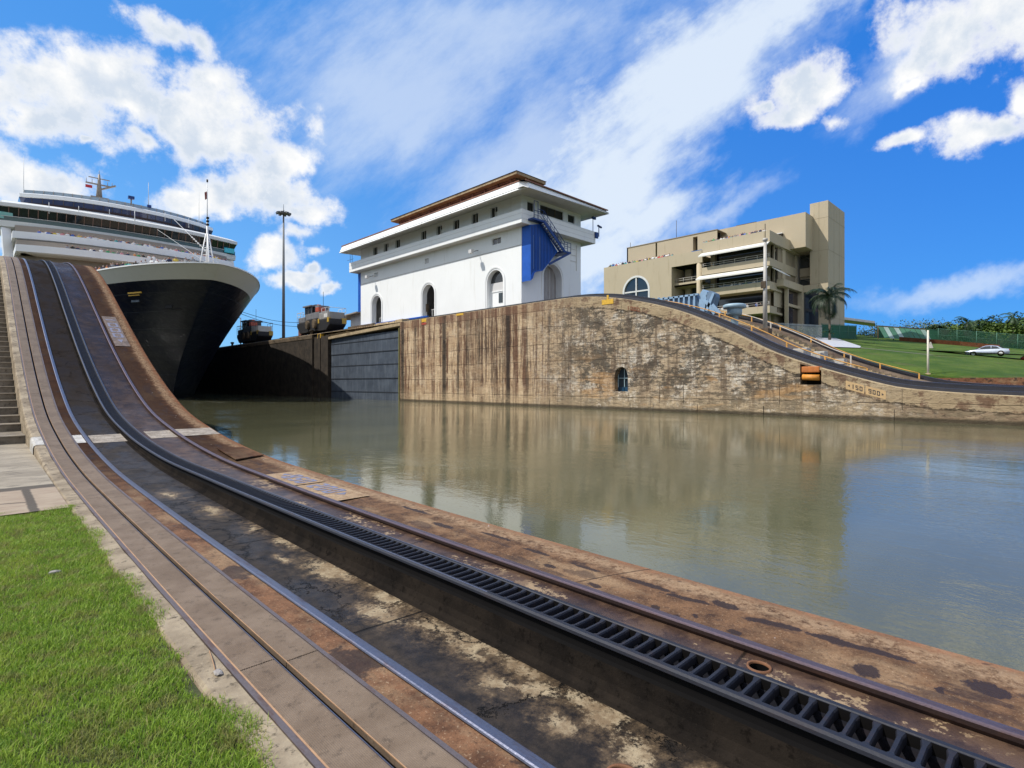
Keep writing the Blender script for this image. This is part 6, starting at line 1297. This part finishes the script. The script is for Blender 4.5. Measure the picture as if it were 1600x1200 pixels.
# ------------------------------------------------------------------ people
def person_mesh(name, arms):
    V = [(0, 0, .95), (0, 0, 1.12), (0, 0, 1.38), (0, .01, 1.50), (0, .03, 1.60), (0, .03, 1.72)]; E = [(0, 1), (1, 2), (2, 3), (3, 4), (4, 5)]; Rr = [.15, .14, .16, .055, .095, .075]
    for s_, arm in zip((-1, 1), arms):
        b = len(V); V += [(s_*.19, 0, 1.40)]+[(s_*a, b_, c) for a, b_, c in arm]; E += [(2, b), (b, b+1), (b+1, b+2)]; Rr += [.065, .047, .036]
        b = len(V); V += [(s_*.10, 0, .86), (s_*.11, .01, .48), (s_*.11, -.02, .08), (s_*.12, .12, .04)]; E += [(0, b), (b, b+1), (b+1, b+2), (b+2, b+3)]; Rr += [.095, .065, .045, .045]
    me = bpy.data.meshes.new(name); me.from_pydata(V, E, []); o = bpy.data.objects.new('tmp', me); COL.objects.link(o); sk = o.modifiers.new('s', 'SKIN')
    for i, r_ in enumerate(Rr): me.skin_vertices[0].data[i].radius = (r_*1.08, r_*(.72 if i < 3 else 1)); 
    me.skin_vertices[0].data[0].use_root = True; o.modifiers.new('u', 'SUBSURF').levels = 1
    dg = bpy.context.evaluated_depsgraph_get(); dg.update(); nm = bpy.data.meshes.new_from_object(o.evaluated_get(dg)); nm.name = name; bpy.data.objects.remove(o)
    for mt in PMAT[:4]: nm.materials.append(mt)
    for p_ in nm.polygons:
        c = p_.center; p_.use_smooth = True; r_ = math.hypot(c.x, c.y)
        if c.z > 1.52: p_.material_index = 3 if (c.z > 1.66 or c.y < .0) else 0
        elif c.z < .93: p_.material_index = 2 if c.z > .42 else 0
        elif abs(c.x) > .24 and (c.z < 1.28 or c.y > .2 or c.z > 1.5): p_.material_index = 0
        else: p_.material_index = 1
    return nm
PMAT = [simple('skin', (.42, .24, .16), .6, 0, .1), simple('shirt', (.5, .5, .5), .8), simple('trousers', (.06, .07, .10), .8), simple('hair', (.03, .02, .015), .7)]
SH = {'white': (.70, .70, .68), 'red': (.50, .04, .04), 'blue': (.06, .14, .45), 'navy': (.02, .03, .08), 'black': (.02, .02, .02), 'pink': (.60, .25, .28), 'green': (.06, .28, .12), 'yellow': (.6, .45, .08), 'grey': (.25, .25, .26), 'teal': (.05, .32, .34), 'orange': (.55, .2, .05)}
SHM = {k: simple('shirt_'+k, v_, .85, 0, .1) for k, v_ in SH.items()}; HAIR = [PMAT[3], simple('straw_hat', (.6, .5, .3), .8), simple('white_cap', (.7, .7, .7), .7), simple('grey_hair', (.3, .28, .26), .8), simple('brown_hair', (.10, .05, .03), .8)]
SKN = [PMAT[0], simple('tan_skin', (.30, .16, .10), .6, 0, .1), simple('sunburnt_skin', (.5, .22, .17), .6, 0, .1)]
poses = [person_mesh('person_leaning', [[(.27, .12, 1.16), (.17, .34, 1.20)], [(.27, .12, 1.16), (.17, .34, 1.20)]]), person_mesh('person_standing', [[(.25, -.02, 1.14), (.24, .10, .92)], [(.27, .12, 1.17), (.10, .30, 1.42)]]), person_mesh('person_pointing', [[(.34, .20, 1.38), (.36, .45, 1.48)], [(.25, .0, 1.14), (.20, .22, 1.12)]])]
PW = ['white']*5+['red', 'blue', 'navy', 'navy', 'black', 'pink', 'green', 'yellow', 'grey', 'grey', 'teal', 'orange', 'black']
g_ = random.Random(11)
def person(x, y, z, face, where, group, sc_=1):
    k = g_.randrange(len(poses)); o = bpy.data.objects.new('person', poses[k]); COL.objects.link(o); o.location = (x, y, z); o.rotation_euler = (0, 0, face+g_.uniform(-.5, .5)); s_ = g_.uniform(.93, 1.06)*sc_; o.scale = (s_, s_, s_)
    c = g_.choice(PW); h = g_.randrange(len(HAIR)); hn = ['dark-haired', 'straw-hatted', 'white-capped', 'grey-haired', 'brown-haired'][h]; sk = g_.choice(SKN)
    for i, mt in ((0, sk), (1, SHM[c]), (3, HAIR[h])): o.material_slots[i].link = 'OBJECT'; o.material_slots[i].material = mt
    act = ['leaning on the rail', 'raising a hand to the face', 'pointing ahead'][k]
    props(o, '%s %s, %s top, %s' % (hn, 'person', c, where), 'person', group)
def row(x0, x1, cnt, fy, z, where, group, skip=0):
    for k in range(cnt):
        x = x0+(x1-x0)*(k+g_.uniform(-.3, .3))/max(1, cnt-1)
        if g_.random() < skip: continue
        person(x, fy(x)+g_.uniform(0, .25), z, math.pi, where, group)
row(7.5, 34.5, 76, lambda x: yc(x, 109.3, 3, 15.6), 23.32, "on the ship's rail right below the bridge", "passengers on the ship's upper rail", .1)
row(9.5, 34, 36, lambda x: yc(x, 105.3, 3, 15.4), 20.67, "on the ship's second rail below the bridge", "passengers on the ship's middle rail", .12)
for side, y0_, y1_, cnt in ((1, 74.5, 93, 26), (-1, 70.0, 84, 20)):
    for k in range(cnt):
        y = y0_+(y1_-y0_)*(k+g_.uniform(-.35, .35))/(cnt-1); ang = math.atan2(.6, 1)
        person(XC+side*max(.2, hb(y+.3, 14.0)-.5), y+.3, 14.22, -math.pi/2-side*(-.55) if side > 0 else math.pi*.75, "at the ship's %s bow rail" % ('right' if side > 0 else 'left'), "passengers around the ship's bow")
for k in range(9): person(XC+g_.uniform(-3, 4), 76.5+g_.uniform(0, 4), 14.02, math.pi, "behind the foremast on the ship's bow", "passengers around the ship's bow")
for k in range(42):
    y = 56.6+15.4*(k+g_.uniform(-.3, .3))/41
    if g_.random() < .12: continue
    person(TX+.75+g_.uniform(0, .5), y, 26.1, math.pi/2, 'on the tan building\'s lower roof terrace', 'visitors on the lower roof terrace')
MB().box(TX+.4, TX+8, RY0+.4, RY1, 27.0, 27.38).build('roof_deck', M['tan2'], vc)
for k in range(36):
    y = 38.3+11.4*(k+g_.uniform(-.3, .3))/35
    if g_.random() < .15: continue
    person(TX+.75+g_.uniform(0, .4), y, 27.38, math.pi/2, 'on the tan building\'s upper roof terrace', 'visitors on the upper roof terrace')
for z, cnt in ((18.46, 5), (14.3, 7)):
    for k in range(cnt): person(TX+.9, 38.6+k*1.5+g_.uniform(-.4, .4), z, math.pi/2, 'on the tan building\'s %s balcony' % ('second' if z > 16 else 'lowest'), 'visitors on the balconies')
# tables with pale cloths on the balcony
for k in range(5):
    y = 40+k*1.9; t = thing('table', 'small table with pinkish cloth on the second balcony, number %s along the rail' % ['one', 'two', 'three', 'four', 'five'][k], 'table', (TX+1.9, y, 18.46), 'balcony tables')
    MB().lathe((TX+1.9, y, 18.46), [(.01, .76), (.5, .76), (.52, .3)], 12).build('cloth', simple('pinkish_cloth', (.5, .38, .34), .9), t); MB().tube([(TX+1.9, y, 18.46), (TX+1.9, y, 19.2)], .05, 6).build('leg', M['fdark2'], t)
# low leafy shrubs at the foot of the tan building
t = thing('shrub', 'low dark shrub at the foot of the tan building behind the paling fence', 'shrub', (*tp(1262, 96), 8)); x, y = tp(1262, 96); g2 = np.random.default_rng(3); leafmesh('foliage', np.array([x, y, TZ(x, y)+.9])+g2.normal(size=(700, 3))*np.array([1.2, 1.6, .5]), LM[0], .3, t, 9)
